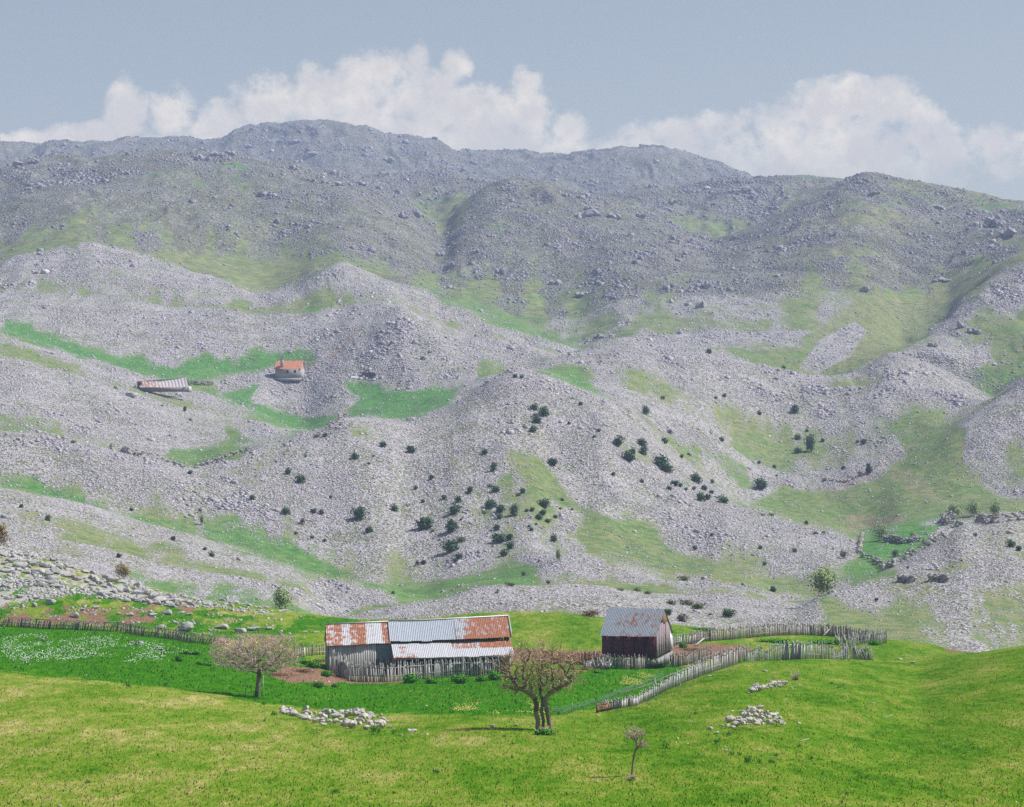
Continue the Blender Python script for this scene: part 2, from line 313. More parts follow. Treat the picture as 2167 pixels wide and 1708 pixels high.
GP = [
 (P3([(0,725),(150,745),(250,800),(450,875),(650,935),(830,975),(830,995),(600,950),(300,870),(100,815),(0,800)]), 1, .7, (470, 640)),
 (P3([(850,910),(1000,900),(1100,950),(1200,1010),(1350,1080),(1480,1150),(1640,1200),(1800,1180),(2167,1110),(2250,1130),(2300,1230),(2000,1230),(1850,1285),(1700,1270),(1620,1225),(1400,1200),(1000,1070),(840,1000)]), 1, .62, (410, 640)),
 (P3([(0,485),(130,530),(140,575),(0,570)]), 1, .5, (580, 800)),
 (P3([(660,640),(900,600),(1060,620),(1000,665),(900,705),(800,730),(690,690)]), 1, .55, (575, 800)),
 (P3([(920,530),(1060,580),(1240,575),(1130,615),(1000,600)]), 1, .6, (575, 800)),
 (P3([(0,50),(130,100),(200,150),(450,210),(620,250),(720,270),(800,230),(1000,240),(1060,215),(1280,210),(1380,250),(1150,300),(950,330),(850,350),(700,355),(500,300),(200,200),(0,140)]), 1, .85, (780, 1060)),
 (P3([(880,400),(1000,365),(1130,340),(1080,420),(1230,470),(1430,495),(1350,570),(1250,560),(1050,480)]), 1, .85, (700, 1060)),
 (P3([(1450,350),(1560,330),(1640,370),(1980,350),(1900,460),(1700,530),(1600,515),(1480,490),(1520,430)]), 1, 1.0, (690, 1060)),
 (P3([(1850,265),(2110,260),(2050,330),(1960,330)]), .8, .5, (700, 1060)),
 (P4([(120,300),(250,290),(420,405),(430,430),(300,385)]), 1, .75, (660, 900)),
 (P4([(0,640),(60,640),(150,730),(300,860),(450,930),(600,940),(700,1060),(900,1130),(1250,1180),(1290,1260),(1100,1235),(870,1180),(700,1175),(430,1110),(200,1000),(320,925),(200,880),(0,730)]), 1, .4, (430, 660)),
 (P4([(760,620),(900,640),(1030,760),(1060,810),(960,790),(850,680)]), 1, .5, (560, 860)),
 (P4([(860,780),(900,790),(960,840),(1000,860),(950,860),(880,820)]), .8, .6, (560, 860)),
 (P4([(400,560),(520,640),(640,690),(740,760),(780,800),(700,760),(560,690),(440,620)]), .6, .45, (560, 860)),
 (P4([(640,380),(760,410),(860,440),(1000,500),(1100,520),(1000,540),(860,470),(700,420)]), .6, .2, (560, 860)),
 (P4([(1560,510),(1700,470),(1820,460),(1850,520),(1900,560),(1880,700),(2000,790),(2250,860),(2250,900),(1850,940),(1800,950),(1560,990),(1490,1020),(1240,960),(980,870),(1010,845),(1100,800),(1400,790),(1540,740),(1640,660),(1620,600)]), 1, .42, (480, 860)),
 (P4([(1500,985),(1830,925),(1850,960),(1720,1040),(1660,1090),(1480,1090)]), 1, 1.0, (440, 760)),
 (P4([(1400,1130),(1480,1090),(1570,1130),(1640,1160),(1500,1220),(1420,1240)]), .9, .6, (400, 640)),
 (P4([(1480,1195),(1700,1160),(1880,1100),(2000,1010),(2020,1040),(1930,1130),(1880,1190),(1800,1250),(1700,1300),(1560,1300)]), .62, .3, (340, 480)),
 (P4([(1300,1270),(1700,1250),(1800,1290),(1900,1400),(1800,1480),(1400,1460)]), .75, .35, (340, 450)),
 (P4([(1800,240),(1850,300),(2000,400),(2040,445),(2100,400),(2167,350),(2300,330),(2300,200),(2000,290),(1900,290)]), .9, .5, (880, 1300)),
 (P4([(1960,70),(2167,40),(2300,30),(2300,260),(2050,270),(1990,150)]), .85, .35, (880, 1300)),
 (P4([(860,200),(1220,180),(1380,110),(1440,0),(1500,-40),(1960,-30),(1800,120),(1640,240),(1380,335),(1250,340),(1000,285)]), 1, .42, (890, 1500)),
 (P2([(1280,960),(1380,900),(1450,820),(1700,835),(1950,740),(2150,640),(2300,560),(2300,610),(2050,740),(1850,920),(1700,1000),(1500,1130),(1250,1170)]), .95, .2, (890, 1600)),
 (P1([(640,620),(900,650),(1200,690),(1400,690),(1300,740),(1170,825),(1080,830),(950,780),(750,700)]), 1, .25, (1040, 1700)),
 (P1([(0,600),(150,590),(400,560),(300,615),(100,660),(0,690)]), .9, .3, (1040, 1700)),
 (P1([(1840,820),(2167,890),(2250,960),(2600,1070),(2450,1060),(2167,980),(1900,870)]), 1, .6, (1000, 1700)),
 (P1([(1850,460),(2000,380),(1960,470),(1920,600),(1860,560)]), .8, .15, (1500, 2100)),
 (P4([(1230,355),(1400,340),(1560,330),(1540,380),(1400,390)]), .9, .4, (840, 900)),
 (P3([(60,905),(150,900),(160,930),(80,930)]), .7, .1, (345, 480)),
 (P3([(90,1010),(250,1040),(330,1060),(200,1065),(100,1040)]), .7, .2, (345, 480)),
 (P3([(640,1040),(800,1050),(900,1085),(760,1090),(650,1070)]), .8, .25, (345, 480)),
 (P3([(420,970),(500,980),(540,1010),(440,1020)]), .5, .3, (345, 480)),
 (P3([(500,1130),(800,1180),(1100,1230),(1300,1290),(1500,1330),(1300,1400),(900,1330),(550,1200)]), .62, .6, (345, 460)),
 (P3([(640,810),(760,840),(860,900),(700,900),(640,860)]), .5, .3, (480, 640)),
 (P3([(1500,540),(1620,560),(1600,580),(1500,575)]), .5, .2, (560, 700)),
 (P3([(1700,850),(1860,840),(1900,880),(1750,890)]), .45, .2, (500, 700)),
 (P3([(1900,660),(2000,700),(2100,800),(2000,780),(1920,720)]), .45, .2, (500, 700)),
 (P3([(1300,30),(1370,35),(1350,50),(1300,48)]), .8, .7, (900, 1200)),
]
grass += np.where(Dg > 345, HOL * (.62 + .5 * fbm(GX / 20, GY / 40, 4, 66)), 0)        # grass gathers at the foot of every slope
for poly, g, l, (a, b) in GP: paint(poly, g, l, 21, a, b)
edge = 4 * np.clip(grass, 0, 1) * np.clip(1 - grass, 0, 1)
grass = np.clip(grass + edge * 1.1 * fbm(GX / (2 + Dg * .006), GY / (8 + Dg * .02), 4, 61, .6), 0, 1)
gul = sstep(.05, .6, -fold) * (Dg > 345) * (Dg < 1205); grass = np.maximum(grass, .40 * gul); lush = np.where((gul > .3) & (grass < .45), .25, lush)
fg = sstep(.05, .5, fbm(GX / 45, GY / 110, 4, 108, .6)) * (Dg >= 1205) * (Dg < 2400); lush = np.where((fg > .2) & (grass < .4), .1 + .5 * (fbm(GX / 60, GY / 90, 2, 109) > 0), lush); grass = np.maximum(grass, .52 * fg)
# the stony tongue in the right hand valley
f = polyfield(P4([(1215,290),(1300,170),(1450,90),(1500,130),(1430,240),(1300,305)]), 4, 890, 1600); grass *= (1 - f)
f = polyfield(P3([(1100,340),(1400,345),(1530,420),(1450,470),(1300,500),(1080,420)]), 6, 780, 1000); grass *= (1 - .9 * f)
for poly, d in ((P3([(1370,245),(1440,200),(1500,130),(1520,140),(1450,220),(1400,255)]), .8), (P3([(1290,262),(1350,262),(1350,272),(1290,272)]), 1),
                (P4([(1300,800),(1520,735),(1540,750),(1450,790),(1320,812)]), .6), (P4([(1590,830),(1640,835),(1740,880),(1700,880)]), .5),
                (P4([(1400,900),(1700,920),(1600,960),(1420,980)]), .55), (P4([(1600,700),(1750,740),(1820,860),(1700,830),(1600,760)]), .5)):
    dirt = np.maximum(dirt, d * polyfield(poly, 4, 440, 1200))
# meadow: lush hollow and trodden earth
nl = polyfield([(-900,1270),(-900,1410),(0,1420),(300,1451),(480,1475),(640,1499),(850,1510),(1000,1515),(1180,1514),(1300,1490),(1420,1440),(1500,1412),(1430,1408),(1400,1404),(1330,1405),(1260,1408),(1240,1425),(1050,1432),(740,1438),(720,1442),(660,1412),(640,1385),(560,1375),(480,1372),(400,1350),(330,1338),(0,1322)], 8, 150, 300)
nl = np.maximum(nl, .52 * polyfield([(-900,1180),(0,1210),(260,1262),(480,1290),(700,1330),(640,1380),(480,1365),(330,1335),(0,1318),(-900,1270)], 14, 262, 335))
nl = np.maximum(nl, .7 * polyfield([(640,1300),(800,1312),(700,1340),(600,1330)], 8, 250, 330))
nd = np.maximum.reduce([polyfield([(565,1425),(600,1412),(655,1412),(700,1420),(735,1438),(700,1448),(640,1446),(590,1440)], 6, 200, 300),
     polyfield([(715,1436),(860,1437),(850,1445),(740,1447)], 2, 200, 300), polyfield([(1425,1362),(1500,1362),(1575,1366),(1600,1378),(1560,1395),(1440,1395),(1400,1390)], 4, 255, 305),
     polyfield([(1075,1372),(1180,1378),(1280,1376),(1280,1392),(1230,1402),(1080,1398)], 4, 240, 305), .60 * polyfield([(0,1275),(130,1285),(260,1282),(400,1300),(300,1325),(200,1322),(0,1318)], 14, 262, 330),
     .45 * polyfield([(250,1235),(330,1258),(420,1275),(480,1288),(440,1300),(330,1285),(260,1262)], 6, 262, 330),
     .9 * polyfield([(1985,1372),(2030,1374),(2060,1381),(2010,1380)], 2, 262, 330)])
nearm = Dg < 342
nl = np.clip(nl + 4 * nl * (1 - nl) * 1.0 * fbm(GX / 1.6, GY / 7, 4, 62, .6) + .12 * fbm(GX / 6, GY / 20, 3, 63), 0, 1)
nd = np.clip(nd + 4 * nd * (1 - nd) * .9 * fbm(GX / 1.2, GY / 5, 4, 64, .6), 0, 1)
grass = np.where(nearm, 1.0, grass); lush = np.where(nearm, nl, lush); dirt = np.where(nearm, nd, dirt)
# rock showing through on the left hand slope of the meadow
nrock = np.maximum(polyfield([(-900,950),(0,1150),(120,1185),(260,1225),(400,1265),(480,1285),(400,1285),(330,1275),(240,1268),(160,1262),(80,1275),(-20,1290),(-900,1200)], 8, 265, 345) * .8,
                   polyfield([(480,1282),(620,1300),(600,1306),(500,1295)], 4, 265, 345) * .6)
zone = np.stack([grass, lush, dirt, nrock], -1)

# ------------------------------------------------------------------ materials
def new_mat(name, rough=.9):
    mt = bpy.data.materials.new(name); mt.use_nodes = True; t = NT(mt.node_tree)
    b = t.n('ShaderNodeBsdfPrincipled', {'Roughness': rough}); b.inputs['Specular IOR Level'].default_value = .2
    t.t.links.new(b.outputs[0], t.n('ShaderNodeOutputMaterial').inputs[0])
    return mt, t, b
def bump(t, b, hgt, dist, strength=1.0):
    nd = t.n('ShaderNodeBump', {'Height': hgt, 'Distance': dist, 'Strength': strength}); t.t.links.new(nd.outputs[0], b.inputs['Normal'])
def attr(t, name, out='Fac'): return t.n('ShaderNodeAttribute', attribute_name=name).outputs[out]
def zone_nodes(t):
    z = t.n('ShaderNodeAttribute', attribute_name='zone'); s = t.n('ShaderNodeSeparateColor', {0: z.outputs['Color']}).outputs
    return s[0], s[1], s[2], z.outputs['Alpha']
GEO = lambda t: t.n('ShaderNodeNewGeometry').outputs['Position']
def meadow_colour(t, pos):
    g, l, d, r = zone_nodes(t)
    p2 = t.scale(pos, 1, .22, 0)
    a = t.noise(p2, .22, 5, .65); b = t.noise(p2, 1.3, 4, .7); c = t.noise(p2, 6.5, 3, .75)
    x_ = t.n('ShaderNodeSeparateXYZ', {0: pos}).outputs
    side = t.ss(t.m('DIVIDE', x_[0], x_[1]), -.17, .12)           # the left of the mound is drier than the right
    dry = t.m('ADD', t.m('MULTIPLY', a, .70), t.m('ADD', t.m('MULTIPLY', b, .52), t.m('MULTIPLY', c, .38)))
    dry = t.m('SUBTRACT', dry, t.m('MULTIPLY', side, .09))
    base = t.ramp(t.ss(dry, .50, 1.02), [(0, (.035, .115, .004)), (.25, (.075, .175, .009)), (.55, (.142, .212, .022)), (.78, (.22, .24, .055)), (1, (.38, .32, .14))])
    lsh = t.ramp(t.m('ADD', t.m('MULTIPLY', b, .6), t.m('MULTIPLY', c, .4)), [(0.25, (.014, .075, .002)), (.5, (.034, .145, .004)), (.75, (.10, .23, .012))])
    lm = t.ss(t.m('ADD', l, t.m('MULTIPLY', t.m('SUBTRACT', b, .5), .8)), .35, .65)
    col = t.mix(lm, base, lsh)
    earth = t.ramp(c, [(.3, (.10, .055, .035)), (.6, (.24, .15, .10)), (.8, (.34, .25, .18))])
    dm = t.ss(t.m('ADD', d, t.m('MULTIPLY', t.m('SUBTRACT', b, .5), 1.1)), .4, .58)
    col = t.mix(dm, col, earth)
    sp = t.noise(pos, .12, 3, .6)                                  # trodden specks of soil showing through
    col = t.mix(t.m('MULTIPLY', t.ss(t.m('ADD', sp, t.m('MULTIPLY', c, .5)), .98, 1.08), .6), col, (.16, .11, .06, 1))
    rk = t.ss(t.m('ADD', t.m('MULTIPLY', r, .40), t.m('MULTIPLY', t.noise(p2, .9, 5, .7), 1.1)), .80, .93)
    col = t.mix(t.m('MULTIPLY', rk, t.ss(r, .05, .3)), col, t.mix(c, (.16, .155, .14, 1), (.50, .49, .46, 1)))
    return col, c, b, dm
MAT = {}
mt, t, b = new_mat('meadow'); pos = GEO(t); col, c, bb, dm = meadow_colour(t, pos)
t.set(b.inputs['Base Color'], col); b.inputs['Specular IOR Level'].default_value = 0; bump(t, b, t.m('ADD', c, t.m('MULTIPLY', bb, 2)), .10, .9); MAT['meadow'] = mt
mt, t, b = new_mat('grass_blade', .6); pos = GEO(t); col, c, bb, dm = meadow_colour(t, pos)
tn = attr(t, 'tint'); col = t.mix(1.0, col, t.ramp(tn, [(0, (.66, .74, .64)), (.6, (1.0, 1.0, 1)), (1, (1.75, 1.55, 1.9))]), 'MULTIPLY')
nb = t.n('ShaderNodeVectorMath', {0: t.n('ShaderNodeNewGeometry').outputs['Normal'], 1: (0, -.3, 5.0)}, operation='ADD').outputs[0]
nb = t.n('ShaderNodeVectorMath', {0: nb}, operation='NORMALIZE').outputs[0]; t.set(b.inputs['Normal'], nb); b.inputs['Specular IOR Level'].default_value = 0
tr = t.n('ShaderNodeBsdfTranslucent', {'Color': col}); t.set(b.inputs['Base Color'], col)
mx = t.n('ShaderNodeMixShader', {0: .12, 1: b.outputs[0], 2: tr.outputs[0]})
t.t.links.new(mx.outputs[0], [n for n in t.t.nodes if n.type == 'OUTPUT_MATERIAL'][0].inputs[0]); MAT['blade'] = mt

def hill_material(name, sc1, rockA, rockB, soil, cov, gtone, bd):
    mt, t, b = new_mat(name, .95); pos = GEO(t); g, l, d, r = zone_nodes(t)
    nA = t.noise(pos, sc1 * .03, 7, .7); nB = t.noise(pos, sc1 * .17, 5, .7); nC = t.noise(pos, sc1 * 1.1, 3, .7)
    vc = t.n('ShaderNodeSeparateColor', {0: t.vor(pos, sc1)}).outputs[0]; vd = t.vor(pos, sc1, out='Distance')
    rock = t.mix(t.m('ADD', t.m('MULTIPLY', vc, .7), t.m('MULTIPLY', nC, .3)), rockA, rockB)
    rm = t.ss(t.m('ADD', t.m('MULTIPLY', vc, .5), t.m('MULTIPLY', nA, 1.0)), cov - .12, cov + .12)
    col = t.mix(rm, soil, rock)
    gr = t.mix(t.ss(nB, .35, .65), gtone[0], gtone[1]); gr2 = t.mix(t.ss(nB, .35, .65), gtone[2], gtone[3])
    gcol = t.mix(t.ss(t.m('ADD', l, t.m('MULTIPLY', t.m('SUBTRACT', nA, .5), .9)), .15, .85), gr2, gr)
    gm = t.ss(t.m('ADD', g, t.m('ADD', t.m('MULTIPLY', t.m('SUBTRACT', nB, .5), 1.5), t.m('MULTIPLY', t.m('SUBTRACT', nA, .5), 1.9))), .22, .80)
    col = t.mix(gm, col, gcol)
    dm = t.ss(t.m('ADD', d, t.m('MULTIPLY', t.m('SUBTRACT', nB, .5), .9)), .35, .7)
    col = t.mix(t.m('MULTIPLY', dm, .75), col, (.27, .19, .14, 1))
    t.set(b.inputs['Base Color'], col)
    bump(t, b, t.m('ADD', t.m('MULTIPLY', vd, t.m('SUBTRACT', 1.0, t.m('MULTIPLY', gm, .85))), t.m('MULTIPLY', nC, .6)), bd, 1.0)
    return mt
GT = [(.035, .13, .022, 1), (.08, .215, .040, 1), (.09, .145, .042, 1), (.23, .22, .10, 1)]
MAT['hill'] = hill_material('stony_hillside', 2.9, (.26, .24, .265, 1), (.46, .43, .47, 1), (.12, .145, .06, 1), .72, GT, .22)
MAT['range'] = hill_material('mountain_rock', 1.3, (.11, .11, .12, 1), (.32, .31, .33, 1), (.105, .115, .052, 1), .84, GT, .5)

def rock_mat(name, lo, hi, moss=.0):
    mt, t, b = new_mat(name, .92); tn = attr(t, 'tint'); pos = GEO(t)
    n = t.noise(pos, 2.2, 5, .7)
    col = t.mix(t.m('ADD', t.m('MULTIPLY', tn, .65), t.m('MULTIPLY', n, .35)), lo, hi)
    if moss: col = t.mix(t.m('MULTIPLY', t.ss(t.noise(pos, 1.3, 5, .75), .55, .68), moss), col, (.10, .095, .06, 1))
    t.set(b.inputs['Base Color'], col); bump(t, b, n, .08); return mt
MAT['stone'] = rock_mat('scree_stone', (.19, .18, .20, 1), (.58, .55, .59, 1))
MAT['farstone'] = rock_mat('far_stone', (.14, .14, .155, 1), (.46, .44, .47, 1))
MAT['limestone'] = rock_mat('limestone', (.15, .148, .145, 1), (.56, .55, .53, 1), .7)
MAT['heap'] = rock_mat('heap_stone', (.30, .26, .22, 1), (.62, .58, .53, 1), .5)

# ------------------------------------------------------------------ ground objects
def terrain(name, r0, r1, mat, step=1):
    rr = np.arange(r0, r1 + 1, step); n = len(rr)
    V_ = np.stack([GX[rr], GY[rr], HZ[rr]], -1).reshape(-1, 3)
    idx = np.arange(n * NCOL).reshape(n, NCOL)
    q = np.stack([idx[:-1, :-1], idx[:-1, 1:], idx[1:, 1:], idx[1:, :-1]], -1).reshape(-1, 4)
    me = mkmesh(name, V_, q, None, mat, True, {'zone': zone[rr].reshape(-1, 4)})
    return tag(link(name, me), kind='structure')
rA = int(np.argmax(ROWS >= 342)); rB = int(np.argmax(ROWS >= 1200))
tag(terrain('meadow', 0, rA, MAT['meadow']), 'green grass meadow rolling down to the barn and over the near mound')
tag(terrain('hills', rA, rB, MAT['hill']), 'grey stony hills with green grass in the hollows between them')
tag(terrain('mountain', rB, NROW - 1, MAT['range']), 'hazy blue grey mountain range on the skyline')

# cell areas as seen: used to spread stones and grass evenly over what is visible
dPy = np.maximum(0, PY[:-1] - PY[1:])[:, :-1]; vis = np.zeros_like(dPy)
best = np.minimum.accumulate(PY, axis=0)[:-1, :-1]
vis = dPy * (PY[1:, :-1] <= best + 1.5) * 3.0
vis *= ((XC[:-1] > -160) & (XC[:-1] < 2330))[None, :]
def scatter(weight, n):
    wgt = (vis * weight[:-1, :-1]).ravel(); cs = np.cumsum(wgt); k = np.searchsorted(cs, rng.random(n) * cs[-1])
    i, j = np.unravel_index(np.minimum(k, wgt.size - 1), vis.shape); fi, fj = rng.random(n), rng.random(n)
    D = ROWS[i] * (1 - fi) + ROWS[i + 1] * fi; a = ACOL[j] * (1 - fj) + ACOL[j + 1] * fj
    return D * a, D, gz(D * a, D), i, j
CUBE = np.array([(-1,-1,-1),(1,-1,-1),(1,1,-1),(-1,1,-1),(-1,-1,1),(1,-1,1),(1,1,1),(-1,1,1)], float) * .5
CQ = np.array([(3,2,1,0),(4,5,6,7),(0,1,5,4),(1,2,6,5),(2,3,7,6),(3,0,4,7)])
def stones(name, X, Y, Zz, size, tint, mat, flat=.5, sink=.12):
    n = len(X); v = CUBE[None] * np.stack([size, size * rng.uniform(.6, 1, n), size * flat * rng.uniform(.6, 1.25, n)], -1)[:, None, :]
    v = v * (1 + rng.uniform(-.34, .34, (n, 8, 3))); top = np.array([0,0,0,0,1,1,1,1])[None, :, None]
    v[:, :, :2] *= (1 - .35 * top * rng.random((n, 1, 1)))
    a = rng.uniform(0, 6.28, n); ca, sa = np.cos(a)[:, None], np.sin(a)[:, None]; tl = rng.normal(0, .25, n)[:, None]; 
    x, y, z = v[..., 0], v[..., 1], v[..., 2]
    y, z = y * np.cos(tl) - z * np.sin(tl), y * np.sin(tl) + z * np.cos(tl)
    x, y = x * ca - y * sa, x * sa + y * ca
    P = np.stack([x + X[:, None], y + Y[:, None], z + (Zz + size * flat * sink)[:, None]], -1)
    q = (CQ[None] + np.arange(n)[:, None, None] * 8).reshape(-1, 4)
    return link(name, mkmesh(name, P.reshape(-1, 3), q, None, mat, False, {'tint': np.repeat(tint, 8)}))
rockw = 1 - sstep(.08, .98, grass + .75 * fbm(GX / 7, GY / 7, 4, 71, .65) + .5 * fbm(GX / 40, GY / 40, 3, 72))
rockw = rockw * (.22 + .78 * sstep(-.25, .25, fbm(GX / 12, GY / 20, 4, 77, .6)))
vegF = sstep(.0, .5, fbm(GX / 55, GY / 90, 5, 81, .6) + .12)
midw = rockw * (Dg > 345) * (Dg < 1205)
farw = rockw * (Dg >= 1205) * (.12 + .88 * (1 - vegF)) * np.where(Dg > 2300, .3, 1)
X, Y, Zz, i, j = scatter(midw + .09 * ((Dg > 345) & (Dg < 1205)), 330000)
px = np.clip(rng.lognormal(.55, .45, len(X)), .9, 7); tint = np.clip(rng.normal(.55, .24, len(X)), 0, 1)
tag(stones('scree', X, Y, Zz, px * Y / F, tint, MAT['stone']), 'pale grey limestone rubble covering the nearer hills', 'rubble', kind='stuff')
ledge = sstep(.18, .5, fbm(GX / 9, GY / 14, 4, 101, .6)) * (.3 + HOL * 0 + sstep(-.2, .4, fbm(GX / 50, GY / 60, 3, 103)))
X, Y, Zz, i, j = scatter(midw * ledge, 9000)
px = np.clip(rng.lognormal(1.35, .45, len(X)), 2.5, 14)
tag(stones('ledge_rock', X, Y, Zz, px * Y / F, np.clip(rng.normal(.35, .25, len(X)), 0, 1), MAT['stone'], .62), 'bigger broken ledges and blocks standing in the rubble of the hills', 'rocks', kind='stuff')
X, Y, Zz, i, j = scatter(farw * sstep(.1, .45, fbm(GX / 22, GY / 40, 4, 105, .6)), 3500)
px = np.clip(rng.lognormal(1.35, .5, len(X)), 2.5, 15)
tag(stones('far_ledge', X, Y, Zz, px * Y / F, np.clip(rng.normal(.3, .25, len(X)), 0, 1), MAT['farstone'], .75), 'rocky ledges on the far mountain slopes', 'rocks', kind='stuff')
X, Y, Zz, i, j = scatter(farw, 110000)
px = np.clip(rng.lognormal(.5, .5, len(X)), .9, 9); tint = np.clip(rng.normal(.25, .25, len(X)), 0, 1)
tag(stones('crag_rubble', X, Y, Zz, px * Y / F, tint, MAT['farstone'], .7), 'grey broken rock scattered over the far mountain slopes', 'rubble', kind='stuff')

# grass blades on the meadow
gw = (Dg < 342) * (1 - .85 * nd) * (1 - .5 * nrock)
NB = 750000; X, Y, Zz, i, j = scatter(gw, NB)
hgt = rng.uniform(.03, .10, NB) * (.8 + .5 * Y / 200) * (1 + .5 * nl[i, j]); wd = hgt * rng.uniform(.16, .34, NB); an = rng.uniform(0, 3.14, NB)
dx, dy = np.cos(an) * wd, np.sin(an) * wd; lx, ly = rng.normal(0, .45, NB) * hgt, rng.normal(0, .45, NB) * hgt
P = np.stack([np.stack([X - dx, Y - dy, Zz - .02], -1), np.stack([X + dx, Y + dy, Zz - .02], -1), np.stack([X + lx, Y + ly, Zz + hgt], -1)], 1)
tag(link('grass', mkmesh('grass', P.reshape(-1, 3), None, np.arange(NB * 3), MAT['blade'], False,
    {'tint': np.repeat(rng.random(NB), 3), 'zone': np.repeat(zone[i, j], 3, 0)})), 'short green grass growing over the whole meadow', 'grass', kind='stuff')
#BUILD2
# ------------------------------------------------------------------ more materials
def wood_mat(name, lo, hi, sc=3.0):
    mt, t, b = new_mat(name, .9); tn = attr(t, 'tint'); pos = t.n('ShaderNodeTexCoord').outputs['Object']
    ob = t.n('ShaderNodeObjectInfo').outputs['Random']
    n = t.noise(t.scale(pos, 6, 6, .8), sc, 4, .7)
    f_ = t.m('ADD', t.m('MULTIPLY', tn, .4), t.m('ADD', t.m('MULTIPLY', ob, .35), t.m('MULTIPLY', n, .5)))
    t.set(b.inputs['Base Color'], t.mix(t.ss(f_, .2, .9), lo, hi)); bump(t, b, n, .01); return mt
MAT['wood'] = wood_mat('weathered_wood', (.17, .16, .155, 1), (.48, .465, .46, 1))
MAT['darkwood'] = wood_mat('dark_weathered_wood', (.11, .095, .085, 1), (.36, .33, .31, 1))
MAT['brownwood'] = wood_mat('brown_wood', (.10, .055, .03, 1), (.26, .16, .10, 1))
MAT['bark'] = wood_mat('bark', (.08, .062, .05, 1), (.30, .24, .20, 1))
MAT['twig'] = wood_mat('twig', (.16, .105, .10, 1), (.66, .47, .43, 1))
MAT['twig2'] = wood_mat('twig_tan', (.22, .15, .09, 1), (.76, .58, .40, 1))
def metal_mat(name, base, base2, mode):
    """galvanised sheet; 'tint' carries how rusty a spot is"""
    mt, t, b = new_mat(name, .55); tn = attr(t, 'tint'); pos = t.n('ShaderNodeTexCoord').outputs['Object']
    n = t.noise(t.scale(pos, 2.2, 1, 1.0), 1.5, 6, .72); n2 = t.noise(t.scale(pos, 3.4, 1, .6), 6, 4, .75)
    m_ = t.ss(t.m('ADD', tn, t.m('ADD', t.m('MULTIPLY', t.m('SUBTRACT', n, .5), 1.5), t.m('MULTIPLY', t.m('SUBTRACT', n2, .5), .5))), .42, .60)
    rust = t.ramp(n2, [(.3, (.17, .06, .03)), (.55, (.35, .14, .075)), (.8, (.50, .29, .19))])
    sheet = t.mix(t.ss(n2, .3, .7), base, base2)
    t.set(b.inputs['Base Color'], t.mix(m_, sheet, rust)); t.set(b.inputs['Metallic'], t.m('MULTIPLY', t.m('SUBTRACT', 1.0, m_), .25))
    t.set(b.inputs['Roughness'], t.m('ADD', .5, t.m('MULTIPLY', m_, .4))); bump(t, b, n2, .006); return mt
MAT['zinc'] = metal_mat('galvanised_sheet', (.25, .29, .34, 1), (.46, .49, .53, 1), 0)
MAT['hutroof'] = metal_mat('old_pale_roof_sheet', (.60, .53, .52, 1), (.82, .77, .76, 1), 0)
MAT['whitezinc'] = metal_mat('pale_sheet', (.38, .39, .42, 1), (.62, .62, .63, 1), 0)
MAT['bluezinc'] = metal_mat('blue_grey_sheet', (.12, .17, .22, 1), (.20, .26, .32, 1), 0)
def plain(name, a, b_, sc=3.0, rough=.8, bd=.01):
    mt, t, b = new_mat(name, rough); pos = t.n('ShaderNodeTexCoord').outputs['Object']; n = t.noise(pos, sc, 6, .7)
    tn = attr(t, 'tint')
    t.set(b.inputs['Base Color'], t.mix(t.ss(t.m('ADD', n, t.m('MULTIPLY', tn, .3)), .35, .75), a, b_)); bump(t, b, n, bd); return mt
MAT['maroon'] = plain('dark_maroon_sheet', (.075, .018, .030, 1), (.14, .036, .055, 1), 2.0, .95)
MAT['mauve'] = plain('dull_mauve_sheet', (.15, .11, .125, 1), (.24, .185, .205, 1), 1.3, .75, .12)
MAT['dark'] = plain('shade_and_seam_black', (.012, .011, .010, 1), (.03, .027, .025, 1))  # near-black: lean-to shade put into the colour, also the shed's seams
MAT['plaster'] = plain('grey_render_wall', (.25, .235, .235, 1), (.36, .345, .34, 1), .8)
MAT['tile'] = plain('coral_roof_tiles', (.50, .15, .08, 1), (.72, .30, .19, 1), 2.5)
MAT['frame'] = plain('dark_red_frame', (.10, .02, .02, 1), (.16, .04, .035, 1))
MAT['glass'] = plain('dark_pane', (.02, .02, .03, 1), (.05, .05, .06, 1), 1, .2)
MAT['net'] = plain('blue_grey_netting', (.10, .15, .16, 1), (.20, .26, .27, 1))
MAT['white'] = plain('white_petals', (.75, .75, .72, 1), (.9, .9, .88, 1)); MAT['yellow'] = plain('yellow_petals', (.75, .60, .08, 1), (.85, .75, .25, 1))
def leaf_mat(name, lo, hi):
    mt, t, b = new_mat(name, .7); tn = attr(t, 'tint'); ob = t.n('ShaderNodeObjectInfo').outputs['Random']
    col = t.mix(t.m('ADD', t.m('MULTIPLY', tn, .75), t.m('MULTIPLY', ob, .25)), lo, hi)
    nb = t.n('ShaderNodeVectorMath', {0: t.n('ShaderNodeNewGeometry').outputs['Normal'], 1: (.15, -.1, 1.1)}, operation='ADD').outputs[0]
    nb = t.n('ShaderNodeVectorMath', {0: nb}, operation='NORMALIZE').outputs[0]; t.set(b.inputs['Normal'], nb)
    t.set(b.inputs['Base Color'], col); b.inputs['Specular IOR Level'].default_value = .05; return mt
MAT['juniper'] = leaf_mat('juniper_green', (.012, .040, .020, 1), (.075, .16, .06, 1))
MAT['olive'] = leaf_mat('olive_scrub', (.05, .07, .02, 1), (.16, .18, .05, 1))
MAT['pale'] = leaf_mat('pale_willow_green', (.13, .20, .07, 1), (.34, .44, .17, 1))
MAT['grey_scrub'] = leaf_mat('leafless_scrub', (.05, .04, .045, 1), (.15, .12, .12, 1))
MAT['gold'] = leaf_mat('golden_brown_bush', (.09, .055, .006, 1), (.33, .21, .03, 1))
